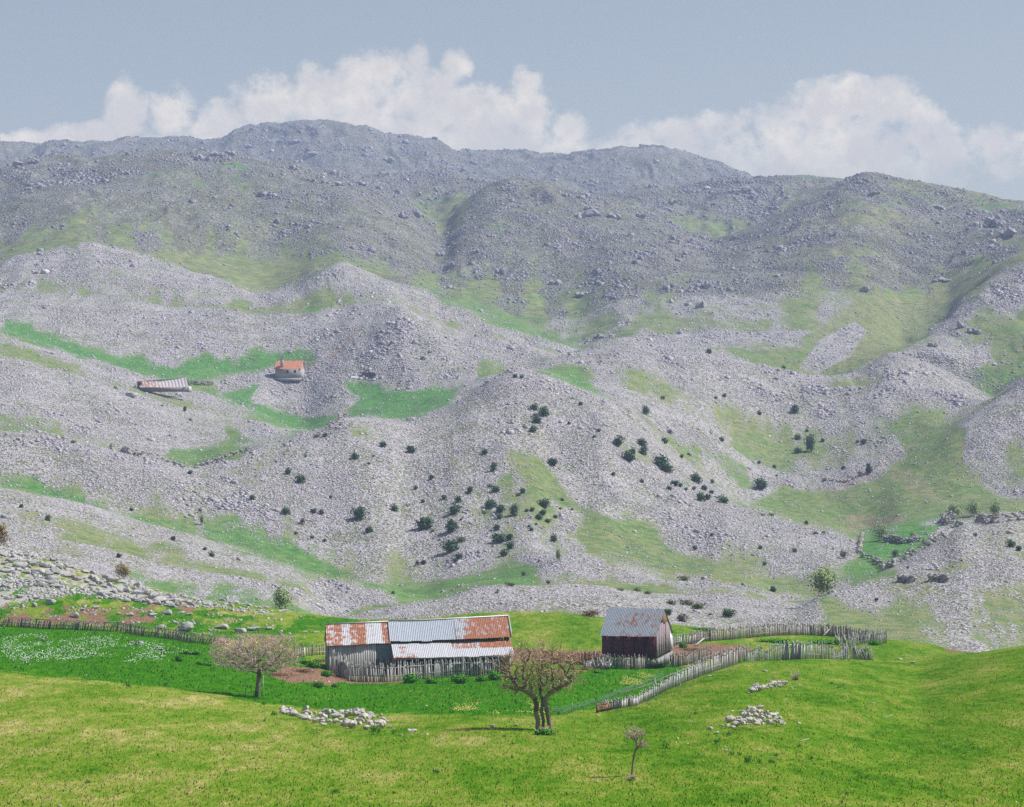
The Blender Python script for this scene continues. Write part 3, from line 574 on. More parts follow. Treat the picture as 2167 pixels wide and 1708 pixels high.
MAT['rusty_bush'] = leaf_mat('russet_scrub', (.12, .06, .03, 1), (.35, .21, .12, 1))
MAT['leaf'] = leaf_mat('bright_leaf', (.02, .12, .006, 1), (.14, .38, .04, 1))
MAT['nettle'] = leaf_mat('nettle_green', (.02, .13, .004, 1), (.11, .40, .02, 1))

# ------------------------------------------------------------------ leaf clusters, bushes
def leaves_mesh(name, n, ax, ay, az, size, mat, lobes=7, seed=0, up=0.0, spiky=0.0, stemmy=False, bottom=0.0):
    r = np.random.default_rng(seed); lc = []
    for k in range(lobes):
        a = r.uniform(0, 6.28); q = r.uniform(0, .45); lc.append((math.cos(a) * q * ax, math.sin(a) * q * ay, az * r.uniform(.35, .72), r.uniform(.38, .62)))
    P, tint = [], []
    for k in range(n):
        cx_, cy_, cz_, s_ = lc[k % lobes]; d = r.normal(size=3); d /= np.linalg.norm(d); rad = r.uniform(.55, 1.08) if r.random() < .8 else r.uniform(.2, .7)
        c = np.array([cx_ + d[0] * ax * s_ * rad, cy_ + d[1] * ay * s_ * rad, cz_ + d[2] * az * s_ * rad * .9])
        if c[2] < bottom: c[2] = bottom + abs(r.normal(0, .06)) * az
        u_ = r.normal(size=3); u_ /= np.linalg.norm(u_); v_ = np.cross(u_, d + .01); v_ /= np.linalg.norm(v_) + 1e-6
        if spiky: v_ = d * (1 - up) + np.array([0, 0, 1.]) * up
        l = size * r.uniform(.6, 1.5); w_ = l * (.55 if not spiky else spiky)
        P += [c - u_ * w_, c + v_ * l * .2 + u_ * w_ * .1 - v_ * l * .5, c + u_ * w_, c + v_ * l]
        tint += [min(1, max(0, r.normal(.5, .25)))] * 4
    q = np.arange(len(P)).reshape(-1, 4)
    return mkmesh(name, P, q, None, mat, False, {'tint': tint})
def copy_mesh(name, me, loc, rz=0.0, sc_=(1, 1, 1), label=None, cat=None, group=None, parent=None):
    o = link(name, me, parent, loc); o.rotation_euler = (0, 0, rz); o.scale = sc_
    return tag(o, label, cat, group)
JM = [leaves_mesh('juniper', 520, 1, 1, 1, .13, MAT['juniper'], 7 + k, 40 + k) for k in range(5)]
OM = [leaves_mesh('olive_bush', 420, 1, 1, 1, .11, MAT['olive'], 6, 60 + k) for k in range(2)]
GM = [leaves_mesh('leafless_bush', 380, 1, 1, 1, .09, MAT['grey_scrub'], 6, 70 + k) for k in range(2)]
PM = [leaves_mesh('pale_bush', 1500, 1, 1, 1, .05, MAT['pale'], 10, 80 + k) for k in range(2)]
# x, base y, width in the 2167 wide picture, kind
B3 = [(782,472,22,'t'),(805,512,14,'j'),(310,605,28,'o'),(803,738,24,'j'),(557,895,20,'j'),(90,880,26,'j'),(202,935,32,'j'),(733,1018,26,'j'),(897,1088,28,'j'),(867,1060,18,'j'),(856,955,30,'T'),(848,902,24,'g'),(502,1092,26,'j'),(685,450,15,'o')]
BC = [(828,290,50,'j'),(995,330,60,'j'),(648,368,52,'j'),(1452,340,48,'j'),(235,460,45,'j'),(320,512,70,'j'),(735,402,22,'j'),(762,352,25,'o'),(1125,495,40,'j'),(1026,558,32,'j'),(1508,445,46,'t'),(1362,572,45,'j'),(1490,545,50,'o'),(1525,570,55,'j'),(1662,595,45,'o'),(1692,578,40,'j'),(1200,617,35,'j'),(1290,632,45,'j'),(1072,638,28,'j'),(897,690,50,'j'),(228,708,55,'j'),(395,700,45,'j'),(440,710,38,'j'),(675,745,90,'j'),(1258,708,80,'j'),(1495,668,80,'j'),(1550,695,70,'j'),(1634,720,72,'t'),(1822,668,78,'j'),(1545,737,50,'j'),(740,822,55,'j'),(1088,800,108,'j'),(1243,822,90,'j'),(1245,945,105,'j'),(1312,878,75,'o'),(1525,808,45,'j'),(1535,888,95,'j'),(1608,870,58,'j'),(1610,925,55,'j'),(1572,965,60,'j'),(1298,990,55,'j'),(1033,1028,45,'g'),(1074,1020,38,'j'),(1272,1010,30,'j'),(1878,882,50,'j'),(1910,1000,50,'T'),(1695,1088,38,'g'),(1845,1140,35,'g'),(1812,715,50,'j'),(1895,732,32,'j'),(1745,690,35,'j'),(1713,692,28,'j'),(1792,745,56,'j'),(1842,762,40,'j'),(1745,812,30,'j'),(1728,790,22,'j'),(1772,778,22,'j'),(1610,1155,50,'o'),(1525,1200,35,'o'),(388,860,28,'j'),(462,880,25,'j'),(330,775,50,'g'),(285,835,36,'g'),(1455,705,45,'o'),(1936,628,25,'j'),(1993,682,18,'j'),(14,625,40,'j'),(345,355,20,'j'),(500,608,25,'j'),(410,232,45,'o'),(462,230,35,'j'),(565,1168,35,'g'),(885,1205,25,'j'),(1128,820,32,'o'),(1305,748,22,'j'),(980,655,26,'o'),(1350,582,22,'j')]
B4 = [(92,468,38,'j'),(137,495,48,'j'),(106,524,42,'j'),(90,562,32,'j'),(170,700,46,'j'),(566,488,38,'t'),(640,425,28,'g'),(446,618,48,'j'),(550,618,42,'j'),(512,648,30,'j'),(556,655,42,'j'),(498,686,60,'j'),(628,705,70,'j'),(652,728,56,'j'),(645,608,30,'j'),(668,568,35,'g'),(718,670,20,'j'),(750,660,18,'j'),(778,775,48,'j'),(690,788,38,'j'),(845,780,28,'g'),(1055,805,65,'j'),(898,860,48,'j'),(803,852,42,'j'),(828,845,35,'j'),(1195,478,45,'j'),(1262,642,55,'t'),(1211,648,35,'j'),(1212,592,32,'j'),(1248,558,18,'j'),(1314,600,22,'j'),(888,600,28,'j'),(1048,486,22,'j'),(898,412,20,'j'),(862,420,18,'j'),(1110,712,20,'j'),(1046,695,18,'j'),(1323,768,30,'g'),(1470,740,25,'g'),(1510,738,42,'t'),(1402,718,22,'j'),(1487,612,30,'j'),(1460,605,18,'j'),(1195,1068,38,'g'),(1398,1095,45,'g'),(845,1002,20,'j'),(775,1060,22,'j'),(1068,1125,20,'j'),(725,1187,48,'o'),(1105,1236,35,'j'),(1245,950,22,'j'),(1285,992,28,'o'),(1320,990,22,'o'),(1050,1055,20,'j'),(1100,915,26,'o'),(1060,912,22,'o'),(736,808,18,'j'),(768,804,20,'j'),(812,806,28,'j'),(845,820,24,'j'),(665,806,25,'j'),(712,792,20,'j'),(2115,1047,42,'j'),(2147,1062,30,'j'),(1962,1005,24,'g'),(1675,1138,22,'g'),(530,1234,35,'o'),(572,1245,38,'o'),(460,1231,25,'o'),(152,1200,24,'g'),(50,1165,28,'g'),(835,228,28,'j'),(1152,290,20,'j'),(240,527,15,'j'),(365,560,20,'j'),(348,585,18,'j'),(290,447,22,'j'),(550,775,22,'j'),(428,745,20,'j'),(205,888,14,'j'),(1120,748,12,'j'),(12,330,24,'j'),(40,332,18,'j'),(1900,1110,14,'j')]
BB = [(a / 2, 634.9 + b / 2, w_ / 2, k) for a, b, w_, k in B3] + [(529 + a * .3418, 846.5 + b * .3418, w_ * .3418, k) for a, b, w_, k in BC] + [(1083.5 + a / 2, 634.9 + b / 2, w_ / 2, k) for a, b, w_, k in B4]
BB += [(1217 + a * .3174, 1259 + b * .3174, w_ * .3174, k) for a, b, w_, k in [(620,138,62,'j'),(715,178,105,'g'),(1018,152,88,'j'),(638,64,78,'o'),(740,70,90,'o'),(820,95,110,'o'),(905,140,40,'o'),(2010,40,30,'j')]]
NAMES = {'j': ('juniper_bush', 'juniper'), 't': ('juniper_tree', 'juniper'), 'T': ('small_tree', 'tree'), 'o': ('olive_bush', 'bush'), 'g': ('leafless_bush', 'bush')}
def region(x, y):
    if y > 1235 and x > 1350: return 'on the rubble right behind the shed'
    if x > 1850 and y > 1080: return 'on the far hill at the right edge'
    if y < 1170 and x > 1470 and y > 620 and y < 1000 + (x - 1470) * .35 and x > 1560: return 'on the slope left of the green basin'
    if x > 1240 and y > 1040: return 'on the low spur below the green basin'
    if x > 1240: return 'on the right shoulder of the central hill'
    if x > 1090 and y < 1000: return 'high on the central hill'
    if x > 980: return 'on the lower flank of the central hill'
    if x > 520: return 'on the left face of the central hill'
    if y > 1000: return 'on the slope above the left crag'
    return 'on the slope below the far hut'
KW_ = {'j': 'round dark juniper', 't': 'upright dark juniper', 'T': 'fresh green upright tree', 'o': 'low olive green bush', 'g': 'leafless grey bush'}
bl = []
for k, (x, y, w_, kd) in enumerate(BB):
    p = hit(x, y); s_ = w_ / ppm(p.y) * .72
    sz = 'large ' if w_ > 26 else ('small ' if w_ < 12 else '')
    bl.append((sz + KW_[kd] + ' ' + region(x, y), p, s_, kd, x, y))
ORD = ['first', 'second', 'third', 'fourth', 'fifth', 'sixth', 'seventh', 'eighth', 'ninth', 'tenth', 'eleventh', 'twelfth', 'thirteenth', 'fourteenth', 'fifteenth', 'sixteenth', 'seventeenth', 'eighteenth', 'nineteenth', 'twentieth']
def order(items, xk):
    """items that look alike are told apart by their order from the left"""
    d = {}
    for q, it in enumerate(items): d.setdefault(it[0], []).append(q)
    out = [it[0] for it in items]
    for lb, qs in d.items():
        if len(qs) < 2: continue
        qs.sort(key=lambda q: items[q][xk])
        for n_, q in enumerate(qs):
            if n_ == 0: w_ = 'leftmost'
            elif n_ == len(qs) - 1: w_ = 'rightmost'
            elif n_ < len(qs) / 2 or len(qs) > 39: w_ = ORD[min(n_, 19)] + ' from left'
            else: w_ = ORD[min(len(qs) - 1 - n_, 19)] + ' from right'
            out[q] = w_ + ' ' + lb
    return out
cnt = {}
for b_ in bl: cnt[b_[0]] = cnt.get(b_[0], 0) + 1
ul = order(bl, 4)
for k, (lb, p, s_, kd, x, y) in enumerate(bl):
    me = {'j': JM[k % 5], 't': JM[k % 5], 'T': PM[0], 'o': OM[k % 2], 'g': GM[k % 2]}[kd]
    asp = {'j': .8, 't': 1.35, 'T': 1.7, 'o': .5, 'g': .8}[kd] * random.uniform(.85, 1.15)
    if kd in 'tT': s_ *= .85
    copy_mesh(NAMES[kd][0], me, (p.x, p.y, p.z - .12 * s_), random.uniform(0, 6.28), (s_, s_, s_ * asp * 1.35), ul[k], NAMES[kd][1], 'bushes dotted over the stony hills')
# the pale round bushes of the basin and the foot of the left slope
PB = [(1083.5+1322/2, 634.9+1252/2, 62, 'large pale green willow bush alone at the foot of the grey spur'), (1083.5+1562/2, 634.9+1020/2, 35, 'round pale green tree left of the dark stone wall in the basin'),
      (1083.5+1695/2, 634.9+1014/2, 17, 'slender pale grey green tree on the bright field in the basin'), (1083.5+1745/2, 634.9+1042/2, 17, 'yellow green bush at the right end of the dark stone wall'),
      (1083.5+1872/2, 634.9+930/2, 34, 'blue green bushy tree behind the ruined stone pen'), (1083.5+1955/2, 634.9+918/2, 34, 'pale yellow green bush above the long field wall'),
      (1083.5+2045/2, 634.9+912/2, 30, 'pale green bush at the far end of the long field wall'), (1083.5+1622/2, 634.9+1090/2, 20, 'grey leafless tree inside the small walled field'),
      (595, 1292, 54, 'faint yellow green bush just behind the left meadow crest')]
for k, (x, y, w_, lb) in enumerate(PB):
    p = hit(x, y - 1, 345 if y > 1285 else 60); s_ = w_ / ppm(p.y) * .78
    me = GM[0] if 'leafless' in lb else PM[k % 2]
    copy_mesh('willow_bush', me, (p.x, p.y, p.z - .1 * s_), k * 1.3, (s_, s_, s_ * 1.25), lb, 'bush', 'pale bushes in the valleys')
def near_bush(name, x, y, w_, h_, mat, lb, n=1400, size=.07, lobes=9, grp=None, seed=0, **kw):
    p = hit(x, y, 80); s_ = 1 / ppm(p.y)
    me = leaves_mesh(name, n, w_ * s_ * .56, w_ * s_ * .5, h_ * s_ * 1.05, size, MAT[mat], lobes, seed, **kw)
    o = link(name, me, None, (p.x, p.y, p.z - .05)); return tag(o, lb, 'bush', grp)
near_bush('golden_bush', 257, 1226, 46, 32, 'gold', 'round golden brown bush on the crest of the left rocks', 1600, .09, seed=3)
near_bush('golden_bush', 0, 1160, 44, 48, 'gold', 'golden brown bush cut by the left edge of the picture', 1600, .10, seed=4)
near_bush('russet_bush', 160, 1232, 40, 18, 'rusty_bush', 'low russet leafless scrub among the left rocks', 1000, .07, seed=5, spiky=.12)
near_bush('russet_bush', 1248, 1305, 50, 14, 'rusty_bush', 'low orange brown bush on the meadow crest left of the shed', 1100, .08, seed=6)

# ------------------------------------------------------------------ rocks
def rock_mesh(name, seed, mat, flat=1.0, sub=2, npl=13, lo=.52):
    import bmesh
    r = np.random.default_rng(seed); bm = bmesh.new(); bmesh.ops.create_icosphere(bm, subdivisions=sub + 1, radius=1)
    pl = [(Vector(r.normal(size=3)).normalized(), r.uniform(lo, .85)) for _ in range(npl)]
    for v in bm.verts:
        d = v.co.normalized(); rr = 1.0
        for n_, h_ in pl:
            q = d.dot(n_)
            if q > 1e-3: rr = min(rr, h_ / q)
        v.co = d * rr * (1 + r.normal(0, .018)); v.co.z *= flat
    me = bpy.data.meshes.new(name); bm.to_mesh(me); bm.free(); me.materials.append(mat)
    a = me.attributes.new('tint', 'FLOAT', 'POINT'); a.data.foreach_set('value', np.clip(r.normal(.55, .12, len(me.vertices)), 0, 1).astype(np.float32)); return me
RM = [rock_mesh('limestone', 100 + k, MAT['limestone'], .8, 2, 9, .40) for k in range(8)]
SM = [rock_mesh('slab', 120 + k, MAT['limestone'], .32) for k in range(4)]
HM = [rock_mesh('heap_stone', 140 + k, MAT['heap'], .8, 1, 8, .42) for k in range(8)]
def put_rock(name, me, x, y, w_, h_, lb, grp, dmin=80, lift=0.0, rz=None, tilt=0.0, depth=None):
    p = hit(x, y, dmin); s_ = .5 / ppm(p.y); d = depth if depth else w_ * .8
    o = link(name, me, None, (p.x, p.y, p.z + h_ * s_ * .55 + lift)); o.rotation_euler = (random.uniform(-.15, .15), tilt + random.uniform(-.15, .15), random.uniform(-.5, .5) if rz is None else rz)
    o.scale = (w_ * s_ * 1.12, d * s_ * 1.1, h_ * s_ * 1.25); return tag(o, lb, 'rock', grp)
def Q(z): return [(a * .3174, 1111 + b * .3174, w_ * .3174, h_ * .3174) for a, b, w_, h_ in z]
NAMED = Q([(230,545,60,45),(335,530,75,55),(505,618,80,50),(545,575,40,28),(645,560,55,35),(790,600,42,22),(870,605,70,28),(1010,608,72,30),(1125,600,80,48),(1208,590,60,24),(1265,605,50,32),(1230,710,150,85),(1490,695,130,45),(1595,722,90,55),(1700,705,110,45),(1790,700,60,28),(1480,505,55,18),(1550,525,80,30),(1665,540,50,24),(925,800,60,40),(1080,822,55,18),(1070,695,95,40),(880,790,40,24),(285,770,40,20),(2035,715,40,14),(2100,722,50,16),(1880,580,80,18),(70,250,95,45),(150,290,120,75),(330,380,110,60),(375,420,90,40),(240,330,110,60),(55,320,100,45),(320,345,75,40),(70,390,60,30),(270,410,90,45),(20,420,60,40),(1830,637,25,12),(695,575,30,18),(25,265,60,30),(130,205,70,30)])
LBL = ['rounded grey boulder below the left crag', 'large pale grey boulder below the left crag, right of a smaller one', 'split pale boulder just above the left fence', 'small upright rock uphill of the split boulder', 'grey boulder right of the split boulder', 'low pale rock standing on open grass above the fence', 'wide flat pale rock above the fence', 'pale rock with a flat top, alone on the green slope', 'tall pointed pale boulder on the green slope', 'low rock between the pointed boulder and a round one', 'round white boulder right of the pointed one',
 'biggest grey boulder of the slope, right behind the left fence', 'broad low rock behind the crown of the left tree, farthest left', 'pale rock directly behind the left tree crown', 'wide pale rock behind the top of the left tree', 'small pale rock at the right end of the row behind the left tree', 'white rock on the crest line left of a darker one', 'dark topped boulder on the crest above the green slope', 'pale stone on the crest right of the dark topped boulder', 'grey white rock in the flower meadow below the fence', 'flat white rock in the lush grass below the fence', 'pale rocks seen through the left fence', 'small rock beside the grey white one in the flower meadow', 'small pale rock among the white flowers', 'small flat rock on the slope left of the barn', 'flat white rock on the slope nearest the barn', 'long low rock row on the crest right of the olive bush',
 'grey rock at the top left of the crag', 'tall block of the crag with dark cracks', 'leaning dark grey block in the middle of the crag', 'pale block under the leaning dark one', 'massive pale block at the heart of the crag', 'grey block low at the left edge of the crag', 'dark overhanging block on the crag', 'small grey block below the left edge of the crag', 'pale ledge below the massive block', 'grey rock cut by the left edge of the picture', 'tiny white stone on the open green crest', 'small white stone right of the boulder below the crag', 'rock at the very top left of the crag', 'pale rock on the skyline of the crag']
for k, ((x, y, w_, h_), lb) in enumerate(zip(NAMED, LBL)):
    put_rock('boulder', RM[k % 6] if h_ > w_ * .45 else SM[k % 4] if h_ < w_ * .3 else RM[(k + 2) % 6], x, y, w_, max(h_, w_ * .35), lb, 'boulders on the slope behind the left fence')
# layered crag: slabs in courses
rr = random.Random(5)
def along(poly, t):
    L_ = [math.dist(poly[i], poly[i + 1]) for i in range(len(poly) - 1)]; s_ = t * sum(L_)
    for i, l in enumerate(L_):
        if s_ <= l or i == len(L_) - 1: q = s_ / l; return (poly[i][0] * (1 - q) + poly[i + 1][0] * q, poly[i][1] * (1 - q) + poly[i + 1][1] * q)
        s_ -= l
n_slab = 0
for row, (poly, n, w0) in enumerate([([(190,1222),(260,1236),(320,1252)],9,22),([(185,1230),(250,1248),(330,1264),(380,1274)],13,22),([(188,1238),(240,1256),(330,1270),(420,1283)],15,20),([(195,1248),(250,1266),(320,1277),(380,1285)],12,18),([(200,1256),(260,1272),(310,1281)],7,16),
                           ([(0,1166),(60,1180),(110,1190),(200,1216)],15,16),([(0,1178),(60,1192),(130,1204)],10,22),([(60,1205),(130,1218),(180,1228)],8,22),([(10,1200),(60,1215),(110,1236),(140,1245)],9,20),([(330,1253),(400,1270),(480,1284)],13,11),([(500,1285),(560,1290),(610,1298)],8,8),([(0,1262),(60,1266),(110,1270)],6,14),([(290,1268),(350,1282),(420,1290)],10,10)]):
    n = int(n * 1.4)
    for k in range(n):
        x, y = along(poly, (k + rr.uniform(.1, .9)) / n); w_ = w0 * rr.uniform(.5, 1.6)
        put_rock('crag_slab', rr.choice(RM), x, y + rr.uniform(-4, 5), w_, w_ * rr.uniform(.32, .7), 'pale weathered slab in the broken limestone crag at the left', 'slabs of the left crag', rz=rr.uniform(-.3, .3), tilt=.12); n_slab += 1
X, Y, Zz, i, j = scatter((nrock > .2) * nrock * sstep(-.1, .4, fbm(GX / 2.5, GY / 8, 3, 92)), 6000)
px = np.clip(rng.lognormal(1.2, .55, len(X)), 1.5, 11)
tag(stones('rock_rubble', X, Y, Zz, px * Y / F, np.clip(rng.normal(.5, .25, len(X)), 0, 1), MAT['limestone'], .6), 'broken limestone rubble among the left rocks', 'rubble', kind='stuff')
bank = polyfield([(0,1230),(200,1265),(480,1288),(640,1310),(640,1370),(480,1350),(330,1330),(0,1312)], 10, 262, 335)
X, Y, Zz, i, j = scatter(bank * sstep(0, .5, fbm(GX / 2.2, GY / 6, 3, 93)), 420)
tag(stones('bank_rubble', X, Y, Zz, np.clip(rng.lognormal(1.25, .45, len(X)), 1.5, 8) * Y / F, np.clip(rng.normal(.5, .25, len(X)), 0, 1), MAT['limestone'], .6), 'small grey stones strewn down the grassy bank above the left fence', 'rubble', kind='stuff')
X, Y, Zz, i, j = scatter((Dg < 330) * (Dg > 90) * (.25 + nd * 2), 420)
tag(stones('loose_stones', X, Y, Zz, np.clip(rng.lognormal(.8, .4, len(X)), 1, 5) * Y / F, np.clip(rng.normal(.8, .2, len(X)), 0, 1), MAT['heap'], .5), 'tiny pale stones strewn over the meadow grass', 'pebbles', kind='stuff')
# stone heaps: every stone its own object
def heap(poly, hgt, n, w0, lb, grp, seed):
    r = random.Random(seed); xs = [p[0] for p in poly]; ys = [p[1] for p in poly]
    def ins(x, y):
        c = False
        for (x0, y0), (x1, y1) in zip(poly, poly[1:] + poly[:1]):
            if (y0 > y) != (y1 > y) and x < (x1 - x0) * (y - y0) / (y1 - y0) + x0: c = not c
        return c
    k = 0
    while k < n:
        x, y = r.uniform(min(xs), max(xs)), r.uniform(min(ys), max(ys))
        if not ins(x, y): continue
        w_ = w0 * min(1.9, r.lognormvariate(0, .35)); base = max(ys) - 1
        p = hit(x, y, 80); hh = hgt(x, y) / ppm(p.y)
        put_rock('heap_stone', HM[(k + seed) % 8], x, y, w_, w_ * r.uniform(.55, .85), lb, grp, lift=hh * r.uniform(.3, 1), rz=r.uniform(0, 3)); k += 1
S1 = lambda z: [(476 + a * .3417, 1428 + b * .3417) for a, b in z]; S2 = lambda z: [(1164 + a * .3417, 1375.5 + b * .3417) for a, b in z]
heap(S1([(345,215),(480,222),(640,232),(760,245),(900,262),(990,290),(1040,325),(1010,345),(860,345),(760,335),(600,320),(480,275),(360,250)]), lambda x, y: 20 * max(0, 1 - abs(x - 760) / 110) * max(0, 1 - abs(y - 1528) / 22) + 1, 150, 13.5, 'pale rock in the long low stone heap in front of the left tree', 'stones of the long heap', 1)
heap(S2([(1060,480),(1150,445),(1290,420),(1400,430),(1500,465),(1440,480),(1290,500),(1180,505),(1090,498)]), lambda x, y: 26 * max(0, 1 - abs(x - 1602) / 72) + 1, 110, 13, 'pale rock in the rounded stone heap on the right hand mound', 'stones of the rounded heap', 2)
heap(S2([(1205,272),(1260,250),(1330,235),(1430,220),(1475,225),(1400,245),(1300,262),(1220,278)]), lambda x, y: 6 if x > 1590 else 2, 40, 11, 'pale limestone rock in the small heap nearest the long fence', 'stones of the small heap', 3)
SN = S1([(1657,330),(1800,318),(1165,350),(1140,342),(1095,378),(1155,380),(1250,378),(825,450),(1680,413)]); SL = ['large white stone on the grass left of the middle tree', 'smaller white stone between the large one and the middle tree', 'pale flat rock right of the long heap', 'thin pale stone leaning on the flat rock right of the long heap', 'small stone below the flat rock, left one', 'small stone directly below the flat rock', 'small stone below the flat rock, right one', 'single white stone on the dry grass below the long heap', 'flat pale stone in the shade of the middle tree']
SW = [(19,13),(11,7),(20,8),(14,4),(7,4),(9,4),(9,5),(8,4),(13,3)]
SN += S2([(985,495),(1033,520),(1540,460),(1333,135),(985,165),(1495,237),(1545,220),(2005,332),(870,448),(1093,626),(852,583),(1228,352)])
SL += ['pale stone lying left of the rounded heap', 'pale stone at the lower left foot of the rounded heap', 'pale stone lying right of the rounded heap', 'long white stone below the middle of the long fence', 'flat grey stone beside the long fence', 'small white stone right of the small heap', 'flat stone uphill of the small heap', 'lone white stone on the right hand mound', 'flat stone between the long fence end and the rounded heap', 'flat white stone between two green tufts', 'small white stone right of the lone round tuft', 'small white stone high between the two right heaps']
SW += [(15,10),(11,10),(11,6),(14,5),(13,4),(7,3),(8,3),(8,4),(10,3),(14,4),(6,3),(6,3)]
SN += [(1930, 1404), (1905, 1396)]; SL += ['grey white rock right of the long fence end', 'flat pale stone nearest the long fence end']; SW += [(14, 7), (12, 4)]
for k, ((x, y), lb, (w_, h_)) in enumerate(zip(SN, SL, SW)): put_rock('field_stone', HM[k % 8], x, y, w_, h_, lb, 'single stones on the grass')

# ------------------------------------------------------------------ plants on the meadow
TM = [leaves_mesh('leafy_tuft', 150, 1, 1, 1, .34, MAT['leaf'], 6, 200 + k, up=.6, spiky=.16) for k in range(4)]
TF = S1([(930,372),(1040,364),(305,258),(240,188),(245,290),(1730,390),(1780,522),(1305,612),(680,737),(8,602),(835,300),(640,270)]) + S2([(900,400),(712,612),(1108,533),(1035,585),(1125,657),(1170,657),(1230,712),(1290,705),(1370,705),(1405,660),(1540,607),(1615,680),(1632,527),(1840,893),(1805,952),(1270,462)])
TW = [33,15,18,14,10,12,12,18,20,9,12,9, 15,23,17,19,17,14,24,18,19,15,14,17,8,12,10,12]
TL = ['dark leafy tuft at the foot of the long stone heap', 'smaller tuft right of the dark one below the long heap', 'leafy tuft at the left end of the long heap', 'tuft uphill of the left end of the long heap', 'faint tuft below the left end of the long heap', 'spiky green tuft in the shade of the middle tree', 'grassy tuft on the mound below the middle tree', 'pale leafy tuft in the middle of the dry mound', 'compact dark green tuft near the bottom edge', 'small tuft by itself on the left dry grass', 'green weed growing out of the long heap', 'small weed among the left stones of the long heap',
 'green tuft right below the long fence', 'round green tuft right of the small bare tree', 'green tuft at the lower left foot of the rounded heap', 'pale green tuft below the rounded heap', 'left tuft of the pair beside the flat white stone', 'right tuft of the pair beside the flat white stone', 'broad bright green tuft on the right hand mound', 'pale green tuft touching the broad one', 'low tuft right of the broad one', 'tall yellowish tuft right of the broad one', 'spiky tuft below the right end of the rounded heap', 'tuft with dry stalks farthest right', 'tiny green tuft right of the rounded heap', 'faint grassy tuft low at the right', 'lowest faint tuft at the right bottom', 'green weed in the middle of the rounded heap']
TF += [(187, 1660), (8, 1345), (352, 1455), (271, 1456), (650, 1450), (1760, 1588 - 140)]; TW += [14, 10, 16, 18, 12, 10]
TL += ['small dark tuft in the bottom left corner', 'tuft beside the leftmost post of the left fence', 'dark grass clump below the white flowers, right one', 'dark grass clump below the white flowers, left one', 'small dark green weed on the earth left of the barn', 'faint weed above the small heap']
for k, ((x, y), w_, lb) in enumerate(zip(TF, TW, TL)):
    p = hit(x, y, 80); s_ = w_ / ppm(p.y) * .55
    copy_mesh('leafy_tuft', TM[k % 4], (p.x, p.y, p.z - .05), k * 1.1, (s_, s_, s_ * 1.15), lb, 'plant', 'green tufts on the meadow')
NMZ = [leaves_mesh('nettle_patch', 1500, 1, 1, 1, .10, MAT['nettle'], 12, 220 + k, bottom=.0) for k in range(3)]
NL = [(868,1446,46,20,'bright nettle clump at the left front of the picket fence'), (912,1447,44,15,'low nettle clump next to the leftmost bright one'), (975,1447,50,20,'rounded nettle clump at the middle of the picket fence'), (1018,1442,38,13,'low nettle clump between two rounded ones'), (1046,1440,44,22,'tall nettle clump behind the middle tree crown'), (1085,1438,40,12,'low nettle clump under the middle tree crown'),
      (690,1432,34,14,'dark green weeds at the left corner of the barn'), (662,1414,44,18,'weeds growing along the bare earth left of the barn'), (675,1457,30,16,'round weed clump on the bare earth'), (708,1455,22,10,'small weed clump right of the round one'), (378,1400,26,16,'weed clump at the left end below the fence'), (408,1386,60,12,'long weed patch under the end of the left fence'), (345,1378,56,10,'weed patch under the left fence'), (430,1408,60,10,'dark weeds left of the left tree'), (1298,1416,30,9,'low weeds at the foot of the shed yard fence'), (1380,1413,60,8,'weeds in front of the shed yard fence'), (1265,1425,40,8,'brownish weeds below the shed yard fence'),
      (1490,1335,70,8,'green weeds behind the back fence'), (1850,1366,36,12,'bright weeds at the right corner of the yard'), (1445,1372,26,14,'weeds growing in the gap beside the shed'), (1640,1360,90,9,'bright grass patch inside the fenced yard'), (1740,1362,90,9,'weeds inside the yard along the back fence'), (570,1420,50,8,'low green plants under the left tree'), (505,1408,36,9,'low dark plants behind the left tree trunk'), (1150,1556,60,16,'dark shoots around the foot of the middle tree'), (1336,1655,26,9,'green leaves around the foot of the small bare tree')]
for k, (x, y, w_, h_, lb) in enumerate(NL):
    p = hit(x, y, 80); s_ = 1 / ppm(p.y)
    copy_mesh('weed_patch', NMZ[k % 3], (p.x, p.y, p.z - .08), 0, (w_ * s_ * .55, w_ * s_ * .4, h_ * s_ * .95), lb, 'weeds', 'weed clumps around the farm')
# flowers
def flowers(name, poly, n, mat, lb, h_, s_, clump=.0):
    f_ = polyfield(poly, 6, 150, 300); wgt = f_ * sstep(clump, clump + .25, fbm(GX / 1.6, GY / 7, 3, 91) + .5 * fbm(GX / 5, GY / 16, 2, 95))
    X, Y, Zz, i, j = scatter(wgt, n); mb_v, q = [], []
    hh = rng.uniform(.6, 1.2, n) * h_; ss_ = s_ * rng.uniform(.7, 1.3, n); base = np.array([(-1,0,0),(0,-1,.3),(1,0,0),(0,1,.3),(0,0,-.8),(0,0,.8)])
    P = base[None] * ss_[:, None, None] + np.stack([X, Y, Zz + hh], -1)[:, None, :]
    tr = np.array([(0,1,5),(1,2,5),(2,3,5),(3,0,5),(1,0,4),(2,1,4),(3,2,4),(0,3,4)])
    tag(link(name, mkmesh(name, P.reshape(-1, 3), None, (tr[None] + np.arange(n)[:, None, None] * 6).reshape(-1, 3), MAT[mat], False, {'tint': np.repeat(rng.random(n), 6)})), lb, 'flowers', kind='stuff')
flowers('white_flowers', [(0,1335),(120,1345),(240,1352),(330,1368),(420,1392),(400,1412),(300,1400),(240,1430),(170,1436),(60,1415),(0,1415)], 1500, 'white', 'white narcissus flowers in the lush grass at the left', .3, .043, .05)
flowers('yellow_flowers', [(950,1500),(1040,1490),(1180,1494),(1170,1512),(1060,1514),(960,1510)], 450, 'yellow', 'small yellow flowers left of the middle tree', .15, .035, .05)
